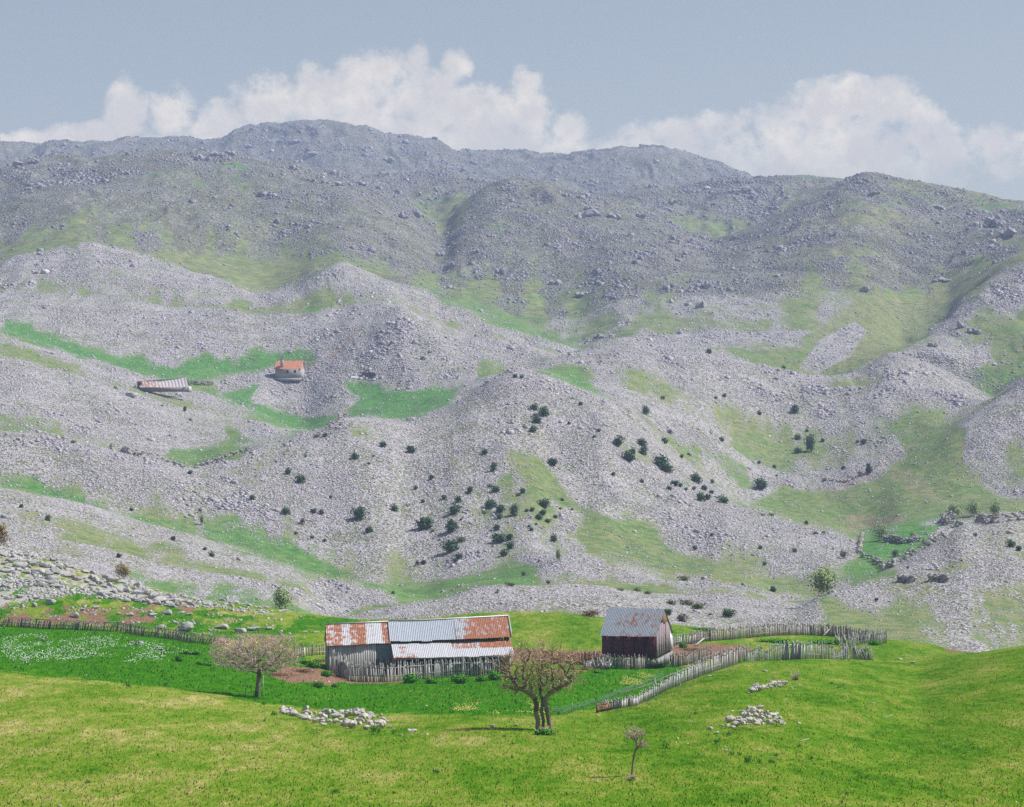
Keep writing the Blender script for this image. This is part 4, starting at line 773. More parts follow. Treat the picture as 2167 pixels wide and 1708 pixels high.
flowers('yellow_flowers', [(1275,1440),(1340,1428),(1400,1428),(1370,1450),(1300,1462)], 520, 'yellow', 'small yellow flowers between the two right fences', .15, .035, .0)
flowers('pale_flowers', [(500,1440),(700,1460),(900,1455),(1150,1450),(1250,1440),(1250,1480),(1100,1500),(800,1500),(560,1480)], 420, 'yellow', 'few yellow flowers dotted over the lush hollow', .12, .028, -.1)
#BUILD3
# ------------------------------------------------------------------ fences
PK = []
for k in range(6):
    r = random.Random(300 + k); mb = MB(); a, b_ = .05 * r.uniform(.8, 1.25), .042; lx_ = r.uniform(-.03, .03)
    mb.hexa([(-a, -b_, 0), (a, -b_, 0), (a, b_, 0), (-a, b_, 0), (-a * .9 + lx_, -b_, .8), (a * .9 + lx_, -b_, .8), (a * .9 + lx_, b_, .8), (-a * .9 + lx_, b_, .8)], r.random())
    t0 = (lx_ + r.uniform(-.02, .02))
    mb.hexa([(-a * .9 + lx_, -b_, .8), (a * .9 + lx_, -b_, .8), (a * .9 + lx_, b_, .8), (-a * .9 + lx_, b_, .8), (t0 - .008, -b_ * .6, 1), (t0 + .008, -b_ * .6, 1), (t0 + .008, b_ * .6, 1), (t0 - .008, b_ * .6, 1)], r.random())
    PK.append({m_: mb.mesh('picket', MAT[m_]) for m_ in ('wood', 'darkwood', 'brownwood')})
PO = {m_: MB() for m_ in ('wood', 'darkwood', 'brownwood')}
for m_ in PO: PO[m_].tube([(0, 0, 0), (.03, 0, .5), (-.01, .01, 1)], [.055, .05, .035], 6, .3); PO[m_] = PO[m_].mesh('post', MAT[m_])
def fence(label, path, n, hgt, mat='wood', lean=.10, drift=0.0, rails=(.28, .68), post_every=9, width=1.0, jit=.12, seed=1, group='picket fences', name='picket_fence', post_h=1.1, railr=.022, dense=None):
    r = random.Random(seed); W = [hit(x, y, 80) for x, y in path]
    for p in W: p.z = 0
    Ls = [math.dist(path[i], path[i + 1]) for i in range(len(W) - 1)]; T_ = sum(Ls)
    def at(s_):
        for i, l in enumerate(Ls):
            if s_ <= l or i == len(Ls) - 1:
                q = s_ / l; p = W[i].lerp(W[i + 1], q); d = (W[i + 1] - W[i]).normalized(); return Vector((p.x, p.y, float(gz(p.x, p.y)))), d
            s_ -= l
    root = thing(name, label, 'fence', W[0].xy.to_3d() + Vector((0, 0, float(gz(W[0].x, W[0].y)))), 0, group); O = root.location.copy()
    rest = MB(); skip = set(range(0, n, max(2, int(n / max(1, n - 100)))) if n > 100 else []); skip = set(list(skip)[:n - 100]) if n > 100 else skip
    if n > 100 and len(skip) < n - 100: skip |= set(random.Random(1).sample([q for q in range(n) if q not in skip], n - 100 - len(skip)))
    for k in range(n):
        s_ = T_ * (k + .5 + r.uniform(-.25, .25)) / n; p, d = at(s_); h_ = hgt * (1 + r.uniform(-jit, jit)) * (1.0 if dense is None else dense(s_ / T_))
        me_ = PK[r.randrange(6)][mat]; eu = (r.uniform(-lean, lean) * .7, drift + r.uniform(-lean, lean), math.atan2(d.y, d.x)); sc3 = (width * r.uniform(.75, 1.3), 1, h_)
        if k in skip:
            M = Matrix.Translation(p - O + Vector((0, 0, -.04))) @ Matrix.Rotation(eu[2], 4, 'Z') @ Matrix.Rotation(eu[1], 4, 'Y') @ Matrix.Rotation(eu[0], 4, 'X') @ Matrix.Diagonal((*sc3, 1))
            rest.add([tuple(M @ v.co) for v in me_.vertices], q=[tuple(f_.vertices) for f_ in me_.polygons], a=r.random()); continue
        o = link('picket', me_, root, p - O + Vector((0, 0, -.04))); o.rotation_euler = eu; o.scale = sc3
    if rest.n: tag(rest.build('further_pickets', MAT[mat], root), kind='stuff')
    npo = max(2, n // post_every)
    for k in range(npo + 1):
        p, d = at(T_ * k / npo); nrm = Vector((d.y, -d.x, 0))
        if nrm.y > 0: nrm = -nrm
        o = link('post', PO[mat], root, p + nrm * .05 - O + Vector((0, 0, -.05))); o.rotation_euler = (r.uniform(-.1, .1), drift * .6 + r.uniform(-.12, .12), math.atan2(d.y, d.x)); o.scale = (1.15, 1.15, hgt * post_h * r.uniform(.9, 1.1) * (1.0 if dense is None else dense(k / npo)))
    for f_ in rails:
        for k in range(npo):
            pts = []
            for q in (0, .5, 1):
                p, d = at(T_ * (k + q) / npo); nrm = Vector((d.y, -d.x, 0)); nrm = -nrm if nrm.y > 0 else nrm
                pts.append(p + nrm * .035 - O + Vector((0, 0, hgt * f_ + r.uniform(-.02, .02))))
            mb = MB(); mb.tube(pts, railr * r.uniform(.7, 1.1), 4, r.random()); mb.build('rail', MAT['darkwood' if mat == 'wood' else mat], root)
    return root
def E2(z): return [(1217 + a * .3174, 1259 + b * .3174) for a, b in z]
def E1(z): return [(634.9 + a * .2929, 1259 + b * .2929) for a, b in z]
fence('long curved grey picket fence running over the right hand mound', E2([(195,770),(300,758),(420,738),(560,665),(700,600),(830,545),(960,500),(1080,465),(1220,440),(1380,434),(1520,430),(1680,428),(1800,428)]), 185, 1.5, 'wood', .10, .05, post_every=18, seed=1, width=1.0, dense=lambda q: .42 + .58 * sstep(0, .6, q))
fence('collapsed far end of the long curved fence, leaning greyish stakes', E2([(1790,428),(1850,428),(1910,432),(1980,437)]), 30, 1.5, 'wood', .3, -.25, post_every=9, seed=2, width=.9)
fence('low fallen brown stretch at the lower end of the long curved fence', E2([(140,788),(200,775),(270,752)]), 16, .55, 'brownwood', .3, .2, post_every=6, seed=3)
fence('dark weathered back fence of the yard on the skyline', E2([(770,330),(860,315),(960,305),(1100,292),(1250,278),(1400,270),(1560,270),(1720,278),(1850,300),(1960,318),(2030,335),(2070,322)]), 165, 1.35, 'darkwood', .09, 0, post_every=16, seed=4, width=1.25)
fence('tangled stakes where the back fence meets the yard corner', E2([(1740,330),(1820,345),(1900,330),(1990,318),(2060,300)]), 44, 1.3, 'wood', .35, -.1, post_every=7, seed=5)
fence('short broken fence between the shed and the yard', E2([(525,410),(575,390),(630,350),(690,330),(770,330),(850,312)]), 40, 1.1, 'wood', .25, .1, post_every=8, seed=6)
fence('grey brown picket fence in front of the shed', E2([(140,480),(220,492),(330,498),(450,494),(560,486),(690,478),(800,460),(905,430)]), 86, 1.25, 'darkwood', .09, 0, post_every=9, seed=7, rails=(.3, .75))
fence('thin brown fence on the bare earth left of the shed', E2([(-160,468),(-60,452),(30,448),(90,440),(175,436)]), 34, .85, 'brownwood', .10, 0, post_every=9, seed=8)
fence('heap of fallen stakes at the left corner of the shed fence', E2([(60,500),(110,490),(175,496),(230,500)]), 24, .8, 'wood', .5, .1, post_every=7, seed=9)
fence('tall stake fence around the left corner of the barn', E1([(232,560),(260,590),(300,600),(345,615)]), 18, 1.75, 'wood', .10, 0, post_every=6, seed=10, width=1.2, jit=.2)
fence('long picket fence in front of the barn', E1([(345,622),(480,628),(620,634),(760,622),(900,610),(1050,598),(1190,592),(1330,588),(1440,585)]), 80, 1.5, 'wood', .07, -.06, post_every=10, seed=11, width=1.05, rails=(.32, .75), railr=.04, dense=lambda q: 1.05)
def E3(z): return [(a * .3174, 1111 + b * .3174) for a, b in z]
fence('old leaning slat fence along the flower meadow at the left', E3([(-40,675),(120,680),(250,690),(345,695),(480,700),(590,705),(700,708),(820,712),(870,728)]), 125, .85, 'darkwood', .10, .28, post_every=12, seed=12, width=.55, rails=(.45, 1.0), railr=.035, post_h=1.3)
fence('sagging slat fence from the flower meadow to the left tree', E3([(870,728),(960,745),(1060,752),(1150,765),(1250,785),(1350,795),(1440,800),(1500,812)]), 84, .9, 'darkwood', .18, .28, post_every=10, seed=13, width=.55, rails=(.45, .98), railr=.035, post_h=1.25)
fence('thin dark fence between the left tree and the barn', E3([(1960,872),(2040,876),(2130,868),(2200,865)]), 16, 1.0, 'darkwood', .06, 0, post_every=6, seed=14, width=.9)
# old blue netting continuing the long fence downhill
W = [hit(x, y, 80) for x, y in [(1168, 1512), (1210, 1506), (1250, 1494), (1300, 1476), (1340, 1462), (1400, 1436)]]
root = thing('netting_fence', 'faint blue grey netting fence running down to the middle tree', 'fence', W[0]); mb = MB(); O = W[0].copy()
for i in range(len(W) - 1):
    n = 26
    for k in range(n):
        p = W[i].lerp(W[i + 1], k / n) - O; z0 = float(gz((p + O).x, (p + O).y)) - O.z; mb.tube([(p.x, p.y, z0), (p.x + random.uniform(-.05, .05), p.y, z0 + random.uniform(.3, .42))], .008, 3, random.random())
    for q in (.08, .2, .32, .44):
        mb.tube([(W[i] - O) + Vector((0, 0, q)), (W[i].lerp(W[i + 1], .5) - O) + Vector((0, 0, q - .03)), (W[i + 1] - O) + Vector((0, 0, q))], .007, 3, .5)
mb.build('net', MAT['net'], root)
for i in (1, 3, 5):
    mb = MB(); p = W[i] - O; mb.tube([p, p + Vector((.02, 0, .6))], .03, 5, .4); mb.build('post', MAT['wood'], root)
# loose poles
def pole(pts, r_, mat, lb, name='fallen_pole'):
    w_ = [Vector(p) for p in pts]; O = w_[0].copy(); mb = MB(); mb.tube([p - O for p in w_], r_, 5, .6); o = mb.build(name, MAT[mat], None, loc=O); return tag(o, lb, 'pole', None)
def gp(x, y, up=0.0): p = hit(x, y, 80); return (p.x, p.y, p.z + up)
q_ = E2([(1655,272),(1700,232),(800,345),(860,308),(1260,345),(1505,342),(540,615),(560,668),(670,540),(700,600)])
pole([gp(q_[0][0], 1352, .35), gp(q_[0][0] + 13, 1350, .95)], [.05, .04], 'whitewood' if 'whitewood' in MAT else 'wood', 'pale pole leaning on the back fence of the yard')
pole([gp(*q_[2], .1), gp(q_[3][0], q_[2][1] - 2, .7)], [.09, .06], 'wood', 'thick pale log propped at the yard entrance')
pole([gp(q_[4][0], 1371, .25), gp(q_[5][0], 1371, .3)], [.05, .05], 'wood', 'long pale log lying along the yard behind the fence')
pole([gp(1392, 1472, .0), gp(1386, 1470, 1.1)], [.04, .03], 'wood', 'leaning prop against the lower part of the long fence')
pole([gp(1440, 1450, .0), gp(1432, 1448, 1.2)], [.04, .03], 'wood', 'leaning prop against the middle of the long fence')
pole([gp(591, 1534, .0), gp(594, 1528, .5), gp(599, 1528, 1.35)], [.018, .014, .006], 'bark', 'thin bare sapling stick by the long stone heap', 'bare_stick')
pole([gp(1636, 1452, .0), gp(1637, 1452, .8)], [.025, .015], 'bark', 'thin dark stake in the small heap', 'stake')
pole([gp(491 + 29, 1473, .0), gp(520, 1473, 1.25)], [.028, .024], 'wood', 'thin stake standing left of the left tree trunk', 'stake')
pole([gp(556, 1475, .0), gp(557, 1475, 1.45)], [.03, .026], 'wood', 'thin pale stake standing right of the left tree trunk', 'stake')
pole([gp(643, 1390, .0), gp(644, 1390, .75)], [.10, .08], 'wood', 'thick pale gate post left of the barn', 'gate_post')
pole([gp(1868, 1520, .02), gp(1890, 1515, .05)], [.02, .015], 'wood', 'thin dry stick lying on the right hand mound', 'dry_stick')
pole([gp(1692, 1570, .02), gp(1712, 1566, .05)], [.02, .015], 'wood', 'thin dry stick lying right of the green tufts', 'dry_stick')

# ------------------------------------------------------------------ corrugated sheets and buildings
def corr(name, mat, parent, p00, p10, p01, p11, period=.15, amp=.012, rust=None, sheets=.9, sag=0.0, seed=0, nv=14):
    """corrugated surface between four corners; the waves run along the first side; p0x is the eave, p1x the top"""
    p00, p10, p01, p11 = map(Vector, (p00, p10, p01, p11)); L_ = (p10 - p00).length; n = int(L_ / period * 6); r = random.Random(seed)
    nrm = (p10 - p00).cross(p01 - p00).normalized(); V_, T_ = [], []; offs = {}
    u_ = np.arange(n + 1) / n
    for j in range(nv + 1):
        v = j / nv
        for i in range(n + 1):
            q = u_[i]; sh = int(q * L_ / sheets); o_ = offs.setdefault(sh, (r.uniform(-.06, .06), r.uniform(0, .02)))
            vv = v + (o_[0] * (1 - v) if v < .5 else 0) * .35
            p = (p00.lerp(p10, q)).lerp(p01.lerp(p11, q), vv) + nrm * (amp * math.sin(2 * math.pi * q * L_ / period) + o_[1] - sag * math.sin(math.pi * q))
            V_.append(p); T_.append(rust(q, v, sh) if rust else 0.0)
    idx = np.arange((nv + 1) * (n + 1)).reshape(nv + 1, n + 1)
    q = np.stack([idx[:-1, :-1], idx[:-1, 1:], idx[1:, 1:], idx[1:, :-1]], -1).reshape(-1, 4)
    return link(name, mkmesh(name, [tuple(x) for x in V_], q, None, MAT[mat], True, {'tint': T_}), parent)
def planks(name, mat, parent, a, b_, zt, zb, wd=.17, th=.03, seed=0, gap=.015, axis_n=(0, -1, 0), jit=.04):
    """vertical boards from a to b (local xy), tops by zt(t), bottoms by zb(t)"""
    a, b_ = Vector(a), Vector(b_); L_ = (b_ - a).length; d = (b_ - a).normalized(); nn = Vector(axis_n); n = max(1, int(L_ / wd)); mb = MB(); r = random.Random(seed)
    for k in range(n):
        s0, s1 = (k + gap) / n, (k + 1 - gap) / n; p0, p1 = a.lerp(b_, s0), a.lerp(b_, s1); o_ = nn * r.uniform(0, .025); t0, t1 = zt(s0), zt(s1); z0 = zb((s0 + s1) / 2) + r.uniform(-jit, jit)
        c = [p0 + o_ + nn * th, p1 + o_ + nn * th, p1 + o_, p0 + o_]
        mb.hexa([(q.x, q.y, z0) for q in c] + [(c[0].x, c[0].y, t0), (c[1].x, c[1].y, t1), (c[2].x, c[2].y, t1), (c[3].x, c[3].y, t0)], r.random())
    return mb.build(name, MAT[mat], parent)
# the barn
BA = R(6); P0 = Vector((x_of(694, 1432, 240), 240.0, z_of(1432, 240)))
barn = thing('barn', 'long low wooden barn under a patched rusty corrugated roof with an open lean-to', 'barn', P0, BA)
def z240(y, D): return z_of(y, D) - P0.z
Lb = 15.35; e0, e1 = z240(1365, 240), z240(1352, 241.5); r0, r1 = z240(1322, 242.5), z240(1308, 244)
def ez(x): return e0 + (e1 - e0) * x / Lb
def rz_(x): return r0 + (r1 - r0) * x / Lb
s1_ = 5.3; s2_ = 10.9
# rust maps: left section in sheets, middle clean, right rusty
def rustL(q, v, sh): return [.55, .66, .05, .62, .70, .02, .05, .72][min(int(q * 8), 7)] if q < .5 or q > .86 else (.72 if .5 < q < .62 and v > .05 else .08)
def rustL(q, v, sh):
    k = min(int(q * 8), 7); b0 = [.56, .62, .42, .60, .66, .34, .24, .64][k]
    return b0 + (.10 * math.sin(v * 26 + k * 2.1) if b0 > .3 else 0)
corr('rusty_roof', 'whitezinc', barn, (-.12, -.22, ez(0) - .04), (s1_, -.22, ez(s1_) - .04), (-.12, 2.5, rz_(0)), (s1_, 2.5, rz_(s1_)), rust=rustL, seed=1)
corr('roof', 'zinc', barn, (s1_ - .1, -.12, ez(s1_) + .10), (s2_, -.12, ez(s2_) + .10), (s1_ - .1, 2.5, rz_(s1_) + .10), (s2_, 2.5, rz_(s2_) + .10), rust=lambda q, v, sh: .03 + (.08 if q > .9 else 0), seed=2, sag=.05)
corr('rusty_roof', 'zinc', barn, (s2_ - .05, -.16, ez(s2_) + .13), (Lb + .15, -.16, ez(Lb) + .13), (s2_ - .05, 2.5, rz_(s2_) + .13), (Lb + .15, 2.5, rz_(Lb) + .15), rust=lambda q, v, sh: .36 + .26 * sstep(0, .35, q) + (.08 if v < .15 else 0), seed=3)
corr('back_roof', 'zinc', barn, (Lb + .15, 5.25, ez(Lb)), (-.12, 5.25, ez(0)), (Lb + .15, 2.55, rz_(Lb) + .02), (-.12, 2.55, rz_(0) + .02), rust=lambda q, v, sh: .35, seed=4)
l0, l1 = z240(1394, 238), z240(1386, 239.7)
corr('lean_to_roof', 'whitezinc', barn, (s1_ + .1, -2.1, l0), (Lb + .2, -2.1, l1), (s1_ + .02, -.05, ez(s1_) - .10), (Lb + .1, -.05, ez(Lb) - .10), rust=lambda q, v, sh: (.10 + (.40 if .05 < q < .12 and .3 < v < .8 else 0) + (.44 if q > .5 and v > .5 else 0) + (.3 if q < .2 and v < .3 else 0) + .16 * (v < .12) + .14 * (q > .75)), seed=5, sag=.04)
mb = MB(); mb.tube([(-.1, 2.5, rz_(0) + .05), (s1_, 2.5, rz_(s1_) + .08)], .06, 6, .1); mb.tube([(s1_, 2.5, rz_(s1_) + .14), (8, 2.5, rz_(8) + .09), (Lb + .15, 2.5, rz_(Lb) + .2)], .07, 6, .1); mb.build('ridge_cap', MAT['whitezinc'], barn)
planks('plank_wall', 'wood', barn, (0.06, 0, 0), (4.05, 0, 0), lambda t: ez(t * 4) - .08, lambda t: -.3, .19, seed=1)
corr('metal_patch', 'bluezinc', barn, (4.08, -.05, ez(4) - 1.45), (4.08, -.05, ez(4) - .12), (5.45, -.05, ez(5.4) - 1.35), (5.45, -.05, ez(5.4) - .12), period=.12, rust=lambda q, v, sh: 0.0, seed=6)
planks('plank_wall', 'darkwood', barn, (4.1, 0, 0), (5.45, 0, 0), lambda t: ez(4.5) - 1.3, lambda t: -.3, .19, seed=2)
planks('inner_wall', 'dark', barn, (5.5, .05, 0), (Lb, .05, 0), lambda t: ez(5.5 + t * 9.8) - .5, lambda t: -.35, .24, seed=3)  # boards coloured near-black to stand for the shade in the open lean-to
def gt(t): return (ez(0) - .12) + (rz_(0) - ez(0)) * (1 - abs(2 * t - 1))
planks('gable_wall', 'wood', barn, (0, 5, 0), (0, 0, 0), gt, lambda t: -.3, .2, seed=4, axis_n=(-1, 0, 0))
def gt2(t): return (ez(Lb) - .05) + (rz_(Lb) - ez(Lb)) * (1 - abs(2 * t - 1))
planks('gable_wall', 'darkwood', barn, (Lb, 0, 0), (Lb, 5, 0), gt2, lambda t: -.2, .2, seed=5, axis_n=(1, 0, 0))
planks('back_wall', 'darkwood', barn, (0, 5, 0), (Lb, 5, 0), lambda t: ez(t * Lb) - .15, lambda t: -.3, .22, seed=6, axis_n=(0, 1, 0))
planks('side_wall', 'darkwood', barn, (s1_ + .15, -2.0, 0), (s1_ + .15, 0, 0), lambda t: l0 - .06 + t * 1.0, lambda t: -.4, .22, seed=7, axis_n=(-1, 0, 0))
mb = MB(); mb.tube([(s1_ + .1, -2.0, l0 - .10), (10, -2.0, (l0 + l1) / 2 - .1), (Lb, -2.0, l1 - .10)], .055, 5, .6); mb.build('eave_beam', MAT['wood'], barn)
mb = MB(); mb.tube([(Lb + .2, -.2, ez(Lb) + .2), (Lb + .2, 2.5, rz_(Lb) + .22)], .05, 4, .1); mb.build('verge_board', MAT['whitezinc'], barn)
for k in range(6):
    mb = MB(); x = s1_ + .2 + k * (Lb - s1_ - .4) / 5; mb.tube([(x, -1.95, -.5), (x + .04, -1.95, l0 + (l1 - l0) * k / 5 - .1)], .06, 6, .5); mb.build('post', MAT['wood'], barn)
# the shed
SA = R(-22); S0 = Vector((x_of(1274, 1391, 256), 256.0, z_of(1391, 256)))
shed = thing('shed', 'small steep roofed shed of dark maroon metal sheets above the picket fence', 'shed', S0, SA)
Ws, Ds = 5.13, 4.2; es = z_of(1343, 256) - S0.z; rs = z_of(1288.5, 257.4) - S0.z + .05
def ruS(q, v, sh): return -.2 if q < .22 else .33 + .10 * (.3 < v < .85) + .12 * (v < .12)
corr('roof', 'zinc', shed, (-.15, -.22, es - .08), (Ws + .12, -.22, es - .08), (-.15, Ds / 2, rs), (Ws + .12, Ds / 2, rs), period=.15, rust=ruS, seed=11)
corr('back_roof', 'zinc', shed, (Ws + .12, Ds + .2, es), (-.15, Ds + .2, es), (Ws + .12, Ds / 2 + .04, rs), (-.15, Ds / 2 + .04, rs), rust=lambda q, v, sh: .2, seed=12)
r = random.Random(3)
mb = MB()
for k in range(5):
    x0, x1 = Ws * k / 5, Ws * (k + 1) / 5 - .02; o_ = -.02 * (k % 2); mb.box(x0, x1, o_ - .03, o_, .0 + r.uniform(-.03, .03), es - .03, r.uniform(-.4, 1.1) if k else 1.9)
mb.build('sheet_wall', MAT['maroon'], shed)
for k in range(4):
    mb = MB(); x = Ws * (k + 1) / 5; mb.box(x - .02, x + .015, -.075, -.052, .05, es - .08, -.5); mb.build('seam_batten', MAT['dark'], shed)
mb = MB(); nn = 7
for k in range(nn):
    y0, y1 = Ds * k / nn, Ds * (k + 1) / nn - .015; zt = lambda y: es - .05 + min(y, Ds - y, 1.05) * (rs - es) / (Ds / 2); b0 = .1 + .5 * y0 / Ds; o_ = r.uniform(0, .05)
    mb.hexa([(Ws + o_, y0, b0), (Ws + o_ + .03, y0, b0), (Ws + o_ + .03, y1, b0 + .08), (Ws + o_, y1, b0 + .08), (Ws + o_, y0, zt(y0)), (Ws + o_ + .03, y0, zt(y0)), (Ws + o_ + .03, y1, zt(y1)), (Ws + o_, y1, zt(y1))], r.random())
mb.build('gable_sheet', MAT['mauve'], shed)
zc = es - .05 + 1.05 * (rs - es) / (Ds / 2)
mb = MB(); yy = [1.0, Ds / 2, Ds - 1.0]; v = [(Ws - .02, yy[0], zc - .12), (Ws - .02, yy[2], zc - .12), (Ws - .02, yy[1], rs - .06), (Ws + .05, yy[0], zc - .12), (Ws + .05, yy[2], zc - .12), (Ws + .05, yy[1], rs - .06)]
mb.add(v, q=[(0, 1, 4, 3), (1, 2, 5, 4), (2, 0, 3, 5)], t=[(0, 2, 1), (3, 4, 5)], a=.5); mb.build('gable_board', MAT['brownwood'], shed)
mb = MB(); mb.box(0, .03, .0, Ds, -.1, es - .05, .2); mb.box(0.03, Ws - .03, Ds - .03, Ds, -.1, es - .05, .2); mb.build('rear_wall', MAT['maroon'], shed)
mb = MB(); mb.hexa([(Ws + .06, Ds - .5, .55), (Ws + .09, Ds - .5, .55), (Ws + .09, Ds + .35, .6), (Ws + .06, Ds + .35, .6), (Ws + .06, Ds - .5, es + .1), (Ws + .09, Ds - .5, es + .1), (Ws + .09, Ds + .1, es - .25), (Ws + .06, Ds + .1, es - .25)], .2); mb.build('side_sheet', MAT['whitezinc'], shed)
mb = MB()
for k in range(26):
    x = Ws * (k + .5) / 26; s_ = r.uniform(.10, .2); mb.box(x - s_, x + s_, -.28 + r.uniform(-.06, .04), -.06, -.5 + r.uniform(-.1, .1), -.12 + r.uniform(-.12, .04), r.random() * .4)
for k in range(16):
    y = Ds * (k + .5) / 16; mb.box(Ws - .1, Ws + .2 + r.uniform(-.05, .05), y - .14, y + .14, -.5, -.05 + .5 * y / Ds, r.random() * .3)
mb.build('stone_footing', MAT['limestone'], shed)

# far house
H0 = hit(582.5, 802, 700); u_ = 1 / ppm(H0.y); HA = R(-9)
house = thing('house', 'small distant house with a coral red tiled roof and grey rendered walls', 'house', H0 + Vector((0, 0, .5)), HA)
hw, hd, hz, hr = 55 * u_, 5.2, 18 * u_, 35 * u_
mb = MB(); mb.box(0, hw, 0, hd, -1.0, hz, .2); v = [(0, 0, hz), (0, hd, hz), (0, hd / 2, hr - .15), (hw, 0, hz), (hw, hd, hz), (hw, hd / 2, hr - .15)]
mb.add(v, t=[(0, 2, 1), (3, 4, 5)], a=.2); mb.build('wall', MAT['plaster'], house)
mb = MB()
for sgn, ya, yb in ((1, -.35, hd / 2), (-1, hd + .35, hd / 2)):
    n = 34
    for k in range(n):
        x0 = -.3 + (hw + .6) * k / n; x1 = -.3 + (hw + .6) * (k + .8) / n
        for j in range(7):
            a0, a1 = j / 7, (j + 1.08) / 7; f_ = lambda q: (ya + (yb - ya) * q, hz - .1 + (hr - hz + .1) * q); (y0, z0), (y1, z1) = f_(a0), f_(min(a1, 1.0))
            mb.hexa([(x0, y0, z0 - .02), (x1, y0, z0 - .02), (x1, y1, z1 - .06), (x0, y1, z1 - .06), (x0, y0, z0 + .07), (x1, y0, z0 + .07), (x1, y1, z1 + .02), (x0, y1, z1 + .02)], random.random())
roof = mb.build('roof', MAT['tile'], house)
mb = MB(); cx_ = 14 * u_; mb.box(cx_ - .45, cx_ + .35, .2, .9, hz + .2, hr + .45, .3); mb.box(cx_ - .55, cx_ + .45, .1, 1.0, hr + .45, hr + .6, .1); mb.box(cx_ - .35, cx_ + .25, .3, .8, hr + .6, hr + .85, .1); mb.build('chimney', MAT['plaster'], roof)
for xx in (26.5, 42.5):
    x0 = xx * u_; mb = MB(); W_, Hh, zb = 5.2 * u_, 6.4 * u_, 8.8 * u_
    mb.box(x0 - W_ / 2, x0 + W_ / 2, -.05, -.01, zb, zb + .12); mb.box(x0 - W_ / 2, x0 + W_ / 2, -.05, -.01, zb + Hh - .12, zb + Hh)
    for q in (-1, 0, 1): mb.box(x0 + q * (W_ / 2 - .06) - .055, x0 + q * (W_ / 2 - .06) + .055, -.052, -.012, zb + .12, zb + Hh - .12)
    f_ = mb.build('window', MAT['frame'], house); mb = MB(); mb.box(x0 - W_ / 2 + .1, x0 + W_ / 2 - .1, -.03, -.005, zb + .1, zb + Hh - .1); mb.build('pane', MAT['glass'], f_)
mb = MB(); mb.box(-.04, -.01, 2.0, 3.1, 6 * u_, 12 * u_); mb.build('side_window', MAT['glass'], house)
mb = MB(); mb.box(-2.2, hw + .3, -.5, .02, -1.2, -.3, .5); mb.build('foundation', MAT['limestone'], house)
# far hut
G0 = hit(283, 820, 600); u_ = 1 / ppm(G0.y); hut = thing('stone_hut', 'long low distant hut with a roof going from rusty to pale sheet', 'hut', G0, R(-6))
gl = 118 * u_; gd = 4.0
def gy(x, top): return ((13 + 8 * (x / gl)) if top else (2.0 - 1.0 * x / gl)) * u_
corr('roof', 'hutroof', hut, (20 * u_, -.4, gy(10 * u_, 0)), (gl, -.4, gy(gl, 0)), (12 * u_, gd / 2, gy(0, 1)), (gl - 9 * u_, gd / 2, gy(gl, 1)), period=.9, amp=.04, rust=lambda q, v, sh: .58 - .35 * q, seed=21, sheets=1.6, sag=.25)
corr('back_roof', 'whitezinc', hut, (gl, gd, .6), (3 * u_, gd, .6), (gl - 9 * u_, gd / 2 + .05, gy(gl, 1)), (3 * u_, gd / 2 + .05, gy(0, 1)), period=.5, amp=.05, rust=lambda q, v, sh: .2, seed=22)
mb = MB(); mb.box(.6, gl, .3, .6, -1.2, .0, .5); mb.box(.3, .6, .0, gd, -1.2, .7, .3); v = [(.4, 0, .7), (.4, gd, .7), (.4, gd / 2, gy(0, 1) - .1), (.5, 0, .7), (.5, gd, .7), (.5, gd / 2, gy(0, 1) - .1)]; mb.add(v, q=[(1, 2, 5, 4), (2, 0, 3, 5)], t=[(0, 2, 1), (3, 4, 5)], a=.2); mb.build('wall', MAT['darkwood'], hut)
mb = MB(); mb.box(gl - .3, gl - .05, .3, gd, -1.2, .3, .8); mb.build('end_wall', MAT['limestone'], hut)
G1 = hit(742, 802, 600); u_ = 1 / ppm(G1.y); hut2 = thing('ruined_hut', 'tiny ruined hut with a pale sagging roof right of the distant house', 'hut', G1, R(5))
corr('roof', 'whitezinc', hut2, (0, 0, 2 * u_), (24 * u_, 0, 1.5 * u_), (3 * u_, 2, 6.5 * u_), (20 * u_, 2, 7 * u_), period=.5, amp=.05, rust=lambda q, v, sh: .15, seed=23)
mb = MB(); mb.box(.1, 23 * u_, .1, 2.6, -.8, 2 * u_, .5); mb.build('wall', MAT['limestone'], hut2)
# dry stone walls and stake fences far off
def drywall(path, h_, lb, n, name='dry_stone_wall', cat='stone wall', mat='limestone', dmin=345, wd=.5, spread=1.0):
    W = [hit(x, y, dmin) for x, y in path]; root_p = W[0].copy(); Ls = [(W[i + 1] - W[i]).length for i in range(len(W) - 1)]; T_ = sum(Ls); mb = MB(); r = random.Random(n)
    for k in range(n):
        s_ = r.random() * T_
        for i, l in enumerate(Ls):
            if s_ <= l: break
            s_ -= l
        p = W[i].lerp(W[i + 1], s_ / l); x, y = p.x + r.uniform(-wd, wd) * .5, p.y + r.uniform(-wd, wd) * spread; z = float(gz(x, y)) + r.random() * h_ - root_p.z; a = r.uniform(.18, .34)
        c = [[q * a * r.uniform(.6, 1.2) for q in row] for row in CUBE * 2]; mb.hexa([(x - root_p.x + q[0], y - root_p.y + q[1] * .7, z + q[2] * .6) for q in c], r.random() * .8)
    return tag(mb.build(name, MAT[mat], None, loc=root_p), lb, cat, 'dry stone walls')
Z4 = lambda z: [(1083.5 + a / 2, 634.9 + b / 2) for a, b in z]; Z3 = lambda z: [(a / 2, 634.9 + b / 2) for a, b in z]
drywall(Z4([(1855,968),(1900,955),(2000,950),(2080,942),(2150,932),(2200,925)]), 1.3, 'long dark field wall along the top of the right hand hill', 520)
